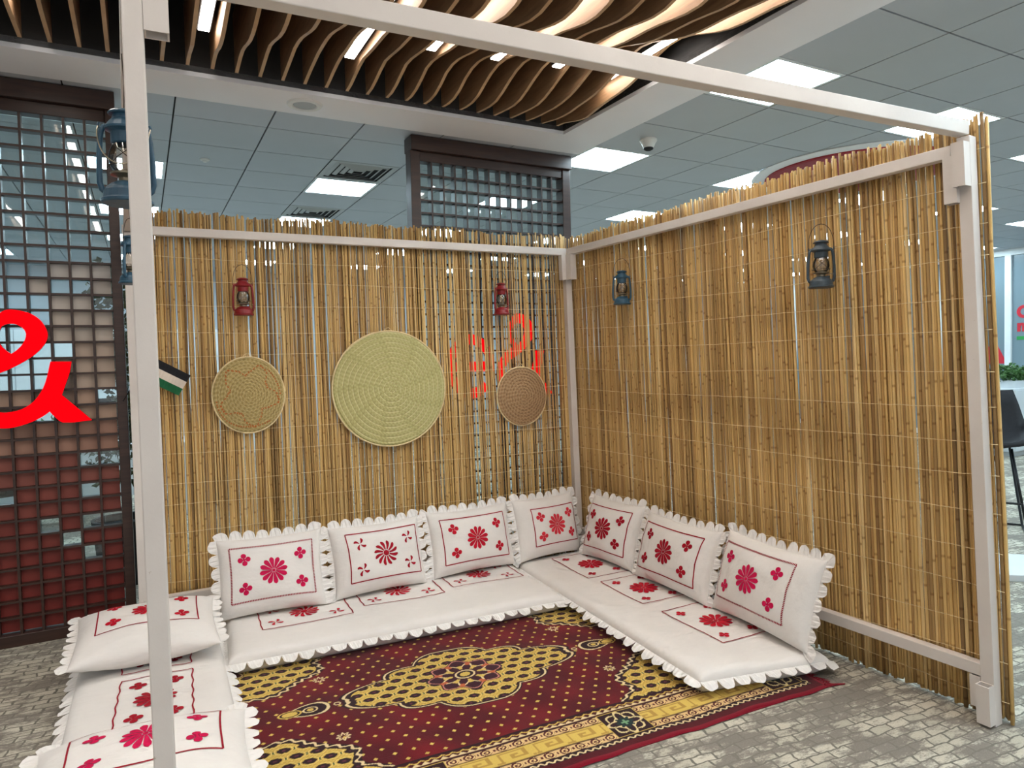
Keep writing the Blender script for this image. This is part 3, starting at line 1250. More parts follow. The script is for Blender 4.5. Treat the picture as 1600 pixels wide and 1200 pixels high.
    # ---- borders: distance from the rim
    ex_, ey_ = HX - ax, HY - ay
    e = np.minimum(ex_, ey_)
    along = np.where(ey_ < ex_, X, Y)
    corner = np.maximum(ex_, ey_)
    put(e < 0.315, dark)
    put(e < 0.055, maroon * 0.9)
    put(e < 0.022, L(122, 12, 32))
    put((np.abs(e - 0.066 - 0.006 * np.sin(along * 190)) < 0.0038), cream)
    zz = np.abs((along / 0.036) % 1 - 0.5) * 2
    put((e > 0.262) & (e < 0.302), maroon * 0.75)
    put((e > 0.268) & (e < 0.272 + 0.016 * zz), cream * 0.95)
    put((np.abs(e - 0.293 - 0.005 * np.sin(along * 150)) < 0.0034), yel)

    def scroll(lo, hi):
        m = (e > lo) & (e < hi)
        put(m, L(222, 186, 132))
        mid, w = (lo + hi) / 2, (hi - lo)
        cell = 0.068
        gx = ((along / cell) % 1 - 0.5) * cell
        gy = e - mid
        rr_ = np.hypot(gx, gy * 1.1)
        aa = np.arctan2(gy, gx)
        sw = np.abs(((rr_ / 0.0135) - aa / (2 * PI)) % 1 - 0.5)
        put(m & (rr_ < 0.024), maroon)
        put(m & (rr_ < 0.023) & (sw < 0.22), L(232, 200, 140))
        put(m & (np.abs(gx) > cell * 0.44) & (np.abs(gy) < 0.006), maroon)
        put((np.abs(e - lo) < 0.003) | (np.abs(e - hi) < 0.003), dark)
    scroll(0.082, 0.128)
    scroll(0.214, 0.260)
    m = (e >= 0.130) & (e <= 0.212)
    put(m, yel)
    # running key
    c = 0.150
    gx = (along / c) % 1
    gy = (e - 0.130) / 0.082
    key = np.zeros_like(m)
    lw = 0.10
    segs = [(0.05, 0.10, 0.12, 0.90), (0.05, 0.78, 0.82, 0.90), (0.70, 0.82, 0.30, 0.90), (0.34, 0.82, 0.30, 0.42), (0.34, 0.45, 0.30, 0.62), (0.34, 0.58, 0.52, 0.64), (0.0, 0.14, 0.08, 0.2), (0.90, 1.0, 0.08, 0.2)]
    for (x0, x1, y0, y1) in segs:
        key |= (gx > x0) & (gx < x1) & (gy > y0) & (gy < y1)
    put(m & key, L(180, 142, 66))
    put(m & (np.abs(gy - 0.03) < 0.03), L(232, 206, 130))
    put((np.abs(e - 0.130) < 0.003) | (np.abs(e - 0.212) < 0.003), L(120, 90, 50))

    # flower squares
    def square(mask, gx, gy, h):
        put(mask, dark * 1.1)
        rad = np.hypot(gx, gy)
        a = np.arctan2(gy, gx)
        star = 0.052 + 0.020 * np.cos(4 * a) + 0.006 * np.cos(8 * a)
        put(mask & (rad < star + 0.008), L(226, 204, 150))
        put(mask & (rad < star - 0.006), L(44, 14, 26))
        pet = np.abs(np.cos(4 * (a + PI / 8)))
        put(mask & (np.abs(rad - 0.066 - 0.012 * np.cos(4 * a + PI)) < 0.0045) & (np.cos(4 * a) < 0.2), L(226, 204, 150))
        put(mask & (rad < 0.034 + 0.008 * np.cos(8 * a)), L(26, 48, 46))
        put(mask & (rad < 0.014 + 0.005 * np.cos(4 * a)), L(120, 160, 120))
        put(mask & ((np.abs(np.abs(gx) - h) < 0.003) | (np.abs(np.abs(gy) - h) < 0.003)), yel)
    hs = 0.088
    mid = 0.172
    gx, gy = ax - (HX - mid), ay - (HY - mid)
    square((np.abs(gx) < hs) & (np.abs(gy) < hs), gx, gy, hs)
    gx = ax - 0.42
    square((np.abs(gx) < hs) & (np.abs(gy) < hs), gx, gy, hs)
    gx, gy = ax - (HX - mid), ay - 0.0
    square((np.abs(gx) < hs) & (np.abs(gy) < hs), gx, gy, hs)
    return col


def make_rug():
    step = 0.0033
    nx, ny = int(2 * HX / step), int(2 * HY / step)
    xs = np.linspace(-HX, HX, nx)
    ys = np.linspace(-HY, HY, ny)
    X, Y = np.meshgrid(xs, ys)
    col = paint_rug(X, Y)
    root = thing('persian_rug', 'dark red patterned rug with a yellow lozenge medallion and key border', 'rug', (RC[0], RC[1], 0.0))
    e = np.minimum(HX - np.abs(X), HY - np.abs(Y))
    Z = 0.009 + 0.0016 * np.sin(X * 6 + 2 * np.sin(Y * 5)) + 0.0012 * np.sin(X * 17 + Y * 9)
    Z = np.where(e < 0.012, 0.0045 + (Z - 0.0045) * np.sqrt(np.clip(e / 0.012, 0, 1)), Z)
    wob = np.where(np.abs(Y) > HY - 0.12, 0.006 * np.sin(X * 11) + 0.003 * np.sin(X * 31), 0) * np.clip((np.abs(Y) - HY + 0.12) / 0.12, 0, 1)
    co = np.empty((ny * nx, 3), np.float32)
    co[:, 0] = X.ravel()
    co[:, 1] = (Y + wob * np.sign(Y)).ravel()
    co[:, 2] = Z.ravel()
    me = bpy.data.meshes.new('pile')
    i = np.arange((ny - 1) * (nx - 1))
    r, c = i // (nx - 1), i % (nx - 1)
    a = r * nx + c
    f = np.stack([a, a + 1, a + nx + 1, a + nx], 1).astype(np.int32)
    me.vertices.add(ny * nx)
    me.vertices.foreach_set('co', co.ravel())
    nf = len(f)
    me.loops.add(nf * 4)
    me.loops.foreach_set('vertex_index', f.ravel())
    me.polygons.add(nf)
    me.polygons.foreach_set('loop_start', np.arange(0, nf * 4, 4, dtype=np.int32))
    me.update(calc_edges=True)
    at = me.color_attributes.new('Col', 'FLOAT_COLOR', 'POINT')
    cc = np.ones((ny * nx, 4), np.float32)
    cc[:, :3] = col.reshape(-1, 3)
    at.data.foreach_set('color', cc.ravel())
    me.materials.append(M['rug'])
    link('pile', me, root)
    mb = MB()
    mb.box((-HX + 0.004, -HY + 0.004, 0.0005), (HX - 0.004, HY - 0.004, 0.0045))
    mb.build('backing', M['rug_edge'], root)
    # short fringe on the two ends
    r = random.Random(3)
    for sx in (-1, 1):
        mb = MB()
        y = -HY
        while y < HY:
            ln = r.uniform(0.02, 0.05)
            p = np.array([sx * (HX - 0.006), y, 0.005])
            m1 = p + np.array([sx * ln * .5, r.uniform(-.006, .006), 0.002])
            q = p + np.array([sx * ln, r.uniform(-.014, .014), -0.002])
            mb.tube([p, m1, q], [0.0024, 0.002, 0.0012], 4)
            y += 0.0052
        o = mb.build('fringe', M['rug_edge'], root)
        o['kind'] = 'stuff'
    MB().tube([(HX - .02, -HY + .015, .008), (HX + .03, -HY - .0, .006), (HX + .075, -HY - .012, .004)], [.006, .005, .003], 6).build('corner_tassel', M['rug_edge'], root)
    return root


make_rug()

# ================================================================== CUSHIONS
def petal(cx, cy, ang, r0, r1, w, n=7, curl=0.0, kx=1.0):
    """outline (list of xy) of one petal pointing along ang"""
    L, R = [], []
    for i in range(n + 1):
        q = i / n
        r = r0 + (r1 - r0) * q
        qm = 0.70
        if q < qm:
            hw = w * (r / (r0 + (r1 - r0) * qm)) ** kx
        else:
            hw = w * math.sqrt(max(0.0, 1 - ((q - qm) / (1 - qm)) ** 2))
        if kx < 0.9:                                # round lobes of a clover
            hw = max(0.10 * r1 * (1 - q), math.sqrt(max(0.0, (0.40 * r1) ** 2 - (r - 0.60 * r1) ** 2)))
        a = ang + curl * q * q
        dx, dy = math.cos(a), math.sin(a)
        L.append((cx + dx * r - dy * hw, cy + dy * r + dx * hw))
        R.append((cx + dx * r + dy * hw, cy + dy * r - dx * hw))
    return L, R


class Emb:
    """embroidery laid on a surface map S(x, y) -> (point, normal)"""

    def __init__(self, S, off=0.0018):
        self.S, self.off = S, off

    def pt(self, x, y):
        p, n = self.S(x, y)
        return p + n * self.off

    def flower(self, parent, cx, cy, R, kind, mat, rot=0.0, sx=1.0, name='flower'):
        mb = MB()
        if kind == 'full':
            pets = [(2 * PI * i / 12 + rot, 0.15 * R, R, 0.166 * R, 0.0) for i in range(12)]
            disc = 0.12 * R
        elif kind == 'open':
            pets = [(2 * PI * i / 12 + rot, 0.26 * R, R, 0.130 * R, 0.22) for i in range(12)]
            disc = 0.23 * R
        elif kind == 'clover':
            pets = [(PI / 2 * i + rot, 0.06 * R, R, 0.36 * R, 0.0) for i in range(4)]
            disc = 0.18 * R
        else:
            pets = [(PI / 2 * i + PI / 4 + rot, 0.14 * R, R, 0.22 * R, 0.35) for i in range(4)]
            disc = 0.0
        for (a, r0, r1, w, cu) in pets:
            L, Rr = petal(0, 0, a, r0, r1, w, 10, cu, 0.55 if kind == 'clover' else 1.0)
            vs = [self.pt(cx + p[0] * sx, cy + p[1]) for p in L] + [self.pt(cx + p[0] * sx, cy + p[1]) for p in Rr]
            m = len(L)
            mb.add(vs, [(i, m + i, m + i + 1, i + 1) for i in range(m - 1)])
        if disc:
            n = 12
            vs = [self.pt(cx, cy)] + [self.pt(cx + disc * math.cos(2 * PI * k / n) * sx, cy + disc * math.sin(2 * PI * k / n)) for k in range(n)]
            mb.add(vs, [(0, 1 + k, 1 + (k + 1) % n) for k in range(n)])
        return mb.build(name, mat, parent)

    def border(self, parent, x0, x1, y0, y1, mat, w=0.004, dashed=False, wob=0.0):
        mb = MB()
        r = random.Random(int((x0 + x1 + 3) * 1000))
        for (a, b) in (((x0, y0), (x1, y0)), ((x1, y0), (x1, y1)), ((x1, y1), (x0, y1)), ((x0, y1), (x0, y0))):
            a, b = np.array(a), np.array(b)
            Ln = np.linalg.norm(b - a)
            d = (b - a) / Ln
            nn = np.array([-d[1], d[0]])
            n = max(8, int(Ln / (0.008 if dashed else 0.02)))
            ph = r.uniform(0, 6)
            for i in range(n):
                t0, t1 = i / n, (i + (0.62 if dashed else 1.0)) / n
                o0 = wob * math.sin(ph + t0 * Ln * 60)
                o1 = wob * math.sin(ph + t1 * Ln * 60)
                c0, c1 = a + d * Ln * t0 + nn * o0, a + d * Ln * t1 + nn * o1
                hw = w / 2 * (1.35 if dashed else 1)
                vs = [self.pt(*(c0 - nn * hw)), self.pt(*(c1 - nn * hw)), self.pt(*(c1 + nn * hw)), self.pt(*(c0 + nn * hw))]
                mb.add(vs, [(0, 1, 2, 3)])
        return mb.build('stitched_border', mat, parent)

    def panel(self, parent, x0, x1, y0, y1, R, r, kind, skind, mat, smat, dashed=False, inset=0.16, vert=False, sx=1.0, wob=0.0, w=0.0062):
        self.border(parent, x0, x1, y0, y1, smat, w, dashed, wob)
        cx, cy = (x0 + x1) / 2, (y0 + y1) / 2
        self.flower(parent, cx, cy, R, kind, mat, 0.13, sx, 'large_flower')
        ix = (x1 - x0) * inset * (1.0 if not vert else 1.45)
        iy = (y1 - y0) * inset * (1.45 if not vert else 1.0)
        for (fx, fy) in ((x0 + ix, y0 + iy), (x1 - ix, y0 + iy), (x1 - ix, y1 - iy), (x0 + ix, y1 - iy)):
            self.flower(parent, fx, fy, r, skind, mat, 0.1, sx, 'small_flower')


def frill_mesh(path, outs, nrms, lobe, depth, seed, droop=0.0, skip=None):
    """scalloped strip along a closed path of points"""
    r = random.Random(seed)
    P = np.array(path)
    m = len(P)
    seg = np.linalg.norm(np.roll(P, -1, 0) - P, axis=1)
    cum = np.concatenate([[0], np.cumsum(seg)])
    tot = cum[-1]
    nl = max(8, round(tot / lobe))
    per = 9
    mb = MB()
    O, NN = np.array(outs), np.array(nrms)

    def at(s):
        s = s % tot
        i = min(m - 1, int(np.searchsorted(cum, s, 'right') - 1))
        t = (s - cum[i]) / (seg[i] + 1e-9)
        j = (i + 1) % m
        o = O[i] * (1 - t) + O[j] * t
        n = NN[i] * (1 - t) + NN[j] * t
        return P[i] * (1 - t) + P[j] * t, o / (np.linalg.norm(o) + 1e-9), n
    vs, fs = [], []
    for l in range(nl):
        if skip and skip[0] * tot < (l + .5) / nl * tot < skip[1] * tot:
            r.random()
            continue
        tilt = r.uniform(-0.16, 0.2)
        base = len(vs)
        sc = r.uniform(0.86, 1.08)
        for k in range(per + 1):
            tau = k / per
            p, o, n = at((l + tau) / nl * tot)
            ln = depth * (0.14 + 0.86 * math.sqrt(max(0, 1 - (2 * tau - 1) ** 2))) * sc
            wav = 0.0022 * math.sin(tau * PI * 4 + l) + tilt * ln
            vs.append(p - o * 0.004)
            vs.append(p + o * ln * 0.55 + n * (wav * 0.5 + 0.003 * math.sin(tau * PI * 6)) - np.array([0, 0, droop * ln * 0.4]))
            vs.append(p + o * ln + n * wav - np.array([0, 0, droop * ln]))
        for k in range(per):
            a = base + 3 * k
            fs += [(a, a + 1, a + 4, a + 3), (a + 1, a + 2, a + 5, a + 4)]
    mb.add(vs, fs)
    return mb


def pillow(name, label, origin, ex, ey, a, b, th, kind, skind, mat, smat, dashed, seed, panel=(-.77, .78, -.64, .70), group=None, sag=0.0, R=0.076, r=0.034):
    """origin = middle of the pillow; ex, ey its in-plane axes; faces ex x ey"""
    ex, ey = np.asarray(ex, float), np.asarray(ey, float)
    ez = np.cross(ex, ey)
    rs = random.Random(seed)
    ph = [rs.uniform(0, 6.28) for _ in range(8)]
    root = thing(name, label, 'cushion', np.asarray(origin) - ey * b)
    orig = ey * b

    def loc(s, t, side=1):
        x = a * s * (1 - 0.05 * (1 - t * t))
        y = b * t * (1 - 0.07 * (1 - s * s)) - sag * (1 - s * s) * 0.02
        e = max(0.0, (1 - abs(s) ** 2.6) * (1 - abs(t) ** 2.6))
        z = th * e ** 0.48
        wr = 0.0045 * math.sin(3.1 * s + 2.2 * t + ph[0]) + 0.0032 * math.sin(7 * s - 4 * t + ph[1]) + 0.0022 * math.sin(11 * t + 5 * s + ph[2])
        ed = 0.0022 * math.sin(30 * s + ph[3]) * abs(t) ** 6 + 0.0022 * math.sin(26 * t + ph[4]) * abs(s) ** 6
        z = (z + (wr + ed) * e ** 0.4) * side
        return orig + ex * x + ey * y + ez * z

    nx, ny = 36, 26
    vs, fs = [], []
    idx = {}
    for side in (1, -1):
        for j in range(ny + 1):
            for i in range(nx + 1):
                if side == -1 and (i in (0, nx) or j in (0, ny)):
                    idx[side, i, j] = idx[1, i, j]
                    continue
                s, t = math.sin((i / nx - .5) * PI), math.sin((j / ny - .5) * PI)
                idx[side, i, j] = len(vs)
                vs.append(loc(s, t, side))
        for j in range(ny):
            for i in range(nx):
                q = (idx[side, i, j], idx[side, i + 1, j], idx[side, i + 1, j + 1], idx[side, i, j + 1])
                fs.append(q if side == 1 else q[::-1])
    MB().add(vs, fs).build('cover', M['cloth'], root, smooth=True)

    def S(x, y):
        s, t = x / (a * 0.965), y / (b * 0.955)
        p = loc(s, t)
        e = 0.01
        n = np.cross(loc(s + e, t) - p, loc(s, t + e) - p)
        return p, n / np.linalg.norm(n)
    em = Emb(S, 0.002)
    x0, x1, y0, y1 = panel
    em.panel(root, x0 * a, x1 * a, y0 * b, y1 * b, R, r, kind, skind, mat, smat, dashed)
    # frill round the rim
    path, outs, nrms = [], [], []
    N_ = 24
    for (fn, od) in ((lambda k: (-1 + 2 * k / N_, -1), -ey), (lambda k: (1, -1 + 2 * k / N_), ex), (lambda k: (1 - 2 * k / N_, 1), ey), (lambda k: (-1, 1 - 2 * k / N_), -ex)):
        for k in range(N_):
            s, t = fn(k)
            path.append(loc(s, t))
            cx = od.copy()
            if abs(s) > 0.98 and abs(t) > 0.98:
                cx = ex * np.sign(s) + ey * np.sign(t)
            outs.append(cx)
            nrms.append(ez)
    frill_mesh(path, outs, nrms, 0.071, 0.049, seed, 0.0, (0.0, a / (2 * (a + b)))).build('scalloped_frill', M['cloth2'], root)
    return root


def mattress(name, label, quad4, h, seed, panels, lobe=0.080, group=None):
    """quad4: near-left, near-right, far-right, far-left footprint corners"""
    A, B, C_, D__ = [np.array(q, float) for q in quad4]
    base = np.array([*(A + B + C_ + D__)[:2] / 4, 0.0])
    root = thing(name, label, 'mattress', base)
    z0 = 0.011
    seam = z0 + 0.062
    lx = np.linalg.norm(B - A)
    ly = np.linalg.norm(D__ - A)
    rr = 0.055
    rs = random.Random(seed)
    ph = [rs.uniform(0, 6.28) for _ in range(6)]

    def xy(s, t):
        q = (A * (1 - s) + B * s) * (1 - t) + (D__ * (1 - s) + C_ * s) * t
        return q

    def edged(s, t):
        return min(s * lx, (1 - s) * lx), min(t * ly, (1 - t) * ly)

    def prof(dd):
        q = min(1.0, dd / rr)
        return math.sqrt(max(0.0, 1 - (1 - q) ** 2))

    def loc(s, t, side):
        dx, dy = edged(s, t)
        w = prof(dx) * prof(dy)
        x, y = xy(s, t)
        wv = 0.003 * math.sin(9 * s * lx + ph[0] + 3 * t) + 0.0022 * math.sin(14 * t * ly + ph[1] + 5 * s * lx)
        if side == 1:
            z = seam + (h - seam + z0) * w + wv * w
        else:
            z = seam - (seam - z0) * min(1, w * 1.15)
        return np.array([x, y, z]) - base

    def grid(n, L):
        g = [0, .12, .3, .55, 1.0]
        e = [rr / L * q for q in g]
        mid = list(np.linspace(rr / L, 1 - rr / L, n))[1:-1]
        return e + mid + [1 - q for q in reversed(e)]
    gs, gt = grid(18, lx), grid(14, ly)
    vs, fs, idx = [], [], {}
    for side in (1, -1):
        for j, t in enumerate(gt):
            for i, s in enumerate(gs):
                if side == -1 and (i in (0, len(gs) - 1) or j in (0, len(gt) - 1)):
                    idx[side, i, j] = idx[1, i, j]
                    continue
                idx[side, i, j] = len(vs)
                vs.append(loc(s, t, side))
        for j in range(len(gt) - 1):
            for i in range(len(gs) - 1):
                q = (idx[side, i, j], idx[side, i + 1, j], idx[side, i + 1, j + 1], idx[side, i, j + 1])
                fs.append(q if side == 1 else q[::-1])
    MB().add(vs, fs).build('cover', M['cloth'], root, smooth=True)
    Mi = np.linalg.inv(np.stack([(B - A + C_ - D__) / 2, (D__ - A + C_ - B) / 2], 1))

    def S(x, y):
        c = Mi @ (np.array([x, y]) - base[:2]) + 0.5
        p = loc(min(.99, max(.01, c[0])), min(.99, max(.01, c[1])), 1)
        return np.array([x, y, p[2] + base[2]]) - base, np.array([0, 0, 1.0])
    em = Emb(S, 0.0035)
    for pn in panels:
        em.panel(root, *pn)
    path, outs, nrms = [], [], []
    N_ = 40
    cyc = [((0, 0), (1, 0)), ((1, 0), (1, 1)), ((1, 1), (0, 1)), ((0, 1), (0, 0))]
    for (p, q) in cyc:
        for k in range(N_):
            s, t = p[0] + (q[0] - p[0]) * k / N_, p[1] + (q[1] - p[1]) * k / N_
            path.append(loc(s, t, 1))
            d = xy(*q) - xy(*p)
            o = np.array([d[1], -d[0], 0.0])
            outs.append(o / np.linalg.norm(o))
            nrms.append(np.array([0, 0, 1.0]))
    frill_mesh(path, outs, nrms, lobe, 0.046, seed, 0.45).build('scalloped_frill', M['cloth2'], root)
    return root


RT, DTH, PK, CR, ST = M['red_thread'], M['deep_thread'], M['pink_thread'], M['coral_thread'], M['stitch']
HM = 0.10


def wxy(px, py, z=HM):
    return onz(px, py, z)


def bp(nl, nr, depth):
    p, q = wxy(*nl), wxy(*nr)
    y = (p[1] + q[1]) / 2
    return (p[0], q[0], y, y + depth)


bpan = []
for (nl, nr) in (((411, 991), (551, 960)), ((572, 954), (692, 926)), ((710, 923), (816, 901))):
    bpan.append((*bp(nl, nr, 0.35), 0.084, 0.042, 'open', 'prop', RT, ST, False, 0.16, False, 1.0, 0.002))
mattress('floor_mattress', 'white embroidered floor mattress lying along the screen with the straw mats', [(-2.475, -0.875), (-0.645, -0.89), (-0.645, -0.16), (-2.45, -0.12)], HM, 31, bpan)
rpan = []
for (lf, nr_) in (((855, 877), (927, 905)), ((935, 913), (1008, 946)), ((1033, 959), (1131, 1008))):
    p, q = wxy(*lf), wxy(*nr_)
    x = (p[0] + q[0]) / 2
    rpan.append((x, x + 0.33, q[1], p[1], 0.088, 0.030, 'full', 'clover', RT, ST, False, 0.15, True, 1.0, 0.001))
mattress('floor_mattress', 'white embroidered floor mattress lying along the screen with the blue lanterns', [(-0.635, -2.06), (0.03, -2.175), (0.02, -0.12), (-0.60, -0.12)], HM, 32, rpan)
lpan = [(-2.915, -2.63, -1.40, -0.93, 0.085, 0.036, 'full', 'clover', DTH, ST, False, 0.17, True, 1.0, 0.003, 0.006),
        (-2.92, -2.635, -0.86, -0.36, 0.100, 0.036, 'full', 'clover', DTH, ST, False, 0.17, True, 1.0, 0.003, 0.006),
        (-2.91, -2.62, -1.98, -1.50, 0.085, 0.036, 'full', 'clover', DTH, ST, False, 0.17, True, 1.0, 0.003, 0.006)]
mattress('floor_mattress', 'white embroidered floor mattress on the open side below the lattice screen with coloured panels', [(-3.05, -2.32), (-2.44, -2.32), (-2.515, -0.14), (-3.13, -0.14)], HM, 33, lpan)


def stand(label, bl, br, tl, tr, lean, th, kind, skind, mat, dashed, seed, panel=(-.77, .78, -.64, .70), zb=HM + 0.016, R=0.076, r=0.034, dz=0.0):
    """pillow standing on a mattress, leaning back; the four corners are seen at these pixels"""
    A, B = onz(*bl, zb), onz(*br, zb)
    e = (B - A) / np.linalg.norm(B - A)
    n = np.cross(np.array([0, 0, 1.0]), e)
    up = math.cos(lean) * np.array([0, 0, 1.0]) + math.sin(lean) * n
    Nn = np.cross(e, up)
    TL, TR = onplane(*tl, A, Nn), onplane(*tr, A, Nn)
    w = (np.linalg.norm(B - A) + np.linalg.norm(TR - TL)) / 2
    h = (((TL - A) @ up) + ((TR - B) @ up)) / 2
    c = (A + B + TL + TR) / 4
    return pillow('cushion', label, c, e, up, w / 2 * 0.95, h / 2, th, kind, skind, mat, ST, dashed, seed, panel, R=R, r=r)


stand('white cushion with magenta flowers and dotted border, at the open end of the row', (343, 972), (515, 943), (328, 848), (503, 824), 0.36, 0.100, 'full', 'clover', PK, True, 41)
stand('white cushion with separated daisy petals and red propeller flowers in its corners', (520, 940), (668, 910), (508, 826), (657, 806), 0.32, 0.100, 'open', 'prop', DTH, False, 42, (-.70, .84, -.62, .72), r=0.038)
stand('white cushion with bright red daisy, between the propeller-flower cushion and the corner cushion', (672, 907), (810, 880), (664, 802), (790, 785), 0.28, 0.100, 'full', 'clover', RT, False, 43)
stand('white cushion with pale coral flowers, wedged in the corner of the two screens', (812, 880), (898, 861), (795, 782), (906, 767), 0.25, 0.095, 'full', 'clover', CR, False, 44, (-.62, .80, -.58, .62))
stand('white cushion with red daisy, next to the corner below a blue lantern', (910, 866), (985, 893), (925, 773), (1016, 792), 0.30, 0.095, 'full', 'clover', DTH, False, 45)
stand('white cushion with red daisy, middle one of three along the blue lantern screen', (985, 895), (1105, 948), (1018, 803), (1135, 830), 0.30, 0.105, 'full', 'clover', DTH, False, 46)
stand('white cushion with magenta flowers and dotted border, nearest the free end post', (1105, 945), (1268, 1026), (1143, 834), (1296, 870), 0.30, 0.105, 'full', 'clover', PK, True, 47, (-.80, .66, -.60, .72))


def lying(label, c, ex, a, b, tilt, th, mat, seed, dashed=False):
    ex = np.asarray(ex, float)
    ex = ex / np.linalg.norm(ex)
    n = np.cross(np.array([0, 0, 1.0]), ex)
    ey = math.cos(tilt) * n + math.sin(tilt) * np.array([0, 0, 1.0])
    return pillow('cushion', label, c, ex, ey, a, b, th, 'full', 'clover', mat, ST, dashed, seed, (-.68, .72, -.42, .75))


lying('white cushion lying flat on the open-side mattress against the end of the back mattress', (-2.82, -0.63, HM + 0.12), (1, 0.03, 0), 0.31, 0.27, 0.10, 0.095, RT, 48)
lying('white cushion lying flat across the front half of the open-side mattress', (-2.775, -1.93, HM + 0.12), (1, 0.0, 0), 0.32, 0.25, 0.02, 0.09, PK, 49)

# ================================================================== LANTERNS
def make_lantern(mat, label, loc, rz, wire_up=0.0, tilt=0.0, folded=False):
    root = thing('hurricane_lantern', label, 'lantern', loc, rz)
    root.rotation_euler = (tilt, 0, rz)
    MB().lathe([(0, 0.0), (.054, 0.0), (.0575, .003), (.0575, .008), (.053, .012), (.050, .030), (.047, .036), (.034, .048), (.022, .054), (0, .055)], 28).build('fuel_tank', mat, root, smooth=False)
    MB().lathe([(.018, .053), (.018, .062), (.024, .066), (.035, .069), (.036, .073), (.026, .074), (.010, .084), (0, .085)], 24).build('burner', M['brass'], root)
    MB().lathe([(.025, .074), (.033, .086), (.038, .104), (.0365, .122), (.029, .140), (.0265, .146)], 28).build('glass_globe', M['globe'], root, smooth=True)
    MB().lathe([(.027, .142), (.031, .145), (.031, .170), (.036, .173), (.043, .176), (.0435, .181), (.036, .192), (.027, .203), (.025, .213), (.021, .213), (.021, .203)], 28).build('chimney', mat, root)
    MB().lathe([(.010, .211), (.034, .213), (.0355, .216), (.030, .221), (.016, .226), (0, .227)], 28).build('cap', mat, root)
    for s in (-1, 1):
        pts = [(s * .045, 0, .026), (s * .0535, 0, .034), (s * .058, 0, .050), (s * .0575, 0, .10), (s * .054, 0, .150), (s * .051, 0, .172), (s * .044, 0, .184), (s * .034, 0, .187)]
        MB().tube(pts, [.0065, .0068, .0068, .0066, .0064, .0064, .0064, .006], 8).build('side_tube', mat, root, smooth=True)
        MB().tube([(s * .053, -.001, .178), (s * .0565, -.002, .186), (s * .054, -.001, .192)], .003, 6).build('bail_ear', mat, root)
        MB().tube([(s * .036, -.020, .082), (s * .012, -.040, .104), (-s * .020, -.034, .132)], .0011, 5).build('guard_wire', M['wire'], root)
    MB().tube([(0.041 * math.cos(t), 0.041 * math.sin(t), .088) for t in np.linspace(0, 2 * PI, 24, endpoint=False)], .0011, 5, closed=True).build('guard_ring', M['wire'], root)
    MB().lathe([(0, .046), (.010, .046), (.010, .056), (0, .058)], 12, (0.026, -0.022, -0.002)).build('filler_cap', mat, root)
    MB().tube([(.020, -.010, .066), (.046, -.020, .064), (.050, -.022, .064)], [.0015, .0015, .005], 6).build('wick_knob', M['brass'], root)
    pts = [(.056 * math.cos(t), 0, .186 + .118 * math.sin(t) ** 0.8) for t in np.linspace(0.0, PI, 25)]
    if folded:
        pts = [(.056 * math.cos(t), -.066 * math.sin(t) ** .6, .186 - .105 * math.sin(t) ** 0.9) for t in np.linspace(0.0, PI, 25)]
    MB().tube(pts, .0016, 5).build('bail_handle', M['brass'] if folded else M['wire'], root)
    if wire_up:
        MB().tube([(0, 0, .302), (.001, .004, .302 + wire_up)], .001, 4).build('hanging_wire', M['wire'], root)
    return root


NB = np.array([0, 1.0, -LY])
NRL = np.array([NR[0], NR[1], -(LX * NR[0] + LY * NR[1])])


def on_back(px, py, off=-0.018):
    return onplane(px, py, np.array([0, off, 0]), NB)


def on_right(px, py, off=-0.018):
    return onplane(px, py, NR * off, NRL)


make_lantern(M['lantern_red'], 'red enamel hurricane lantern hanging above the orange-stitched straw mat', on_back(381, 493), 0.12, 0.13)
make_lantern(M['lantern_red'], 'red enamel hurricane lantern hanging above the small brown straw mat', on_back(784, 492), 0.25, 0.12)
make_lantern(M['lantern_blue'], 'blue hurricane lantern on the reed screen near the corner post', on_right(972, 476), -0.55, 0.11)
make_lantern(M['lantern_grey'], 'slate blue hurricane lantern on the reed screen near the free end post', on_right(1283, 450), -0.75, 0.15)
P1 = CAM + ray(200, 320) * 1.667
P2 = CAM + ray(207, 444) * 3.22
make_lantern(M['lantern_blue'], 'blue hurricane lantern hanging from the open-side beam beside the front post', P1, -0.1, 0.0, 0.0, True)
MB().tube([(0, 0, .226), (.003, 0, .29), (0, 0, .36)], .0015, 5).build('hanging_wire', M['wire'], bpy.data.objects['hurricane_lantern.004'])
make_lantern(M['lantern_blue'], 'blue hurricane lantern hanging from the open-side beam towards the lattice screen', P2, 1.1, 0.05)

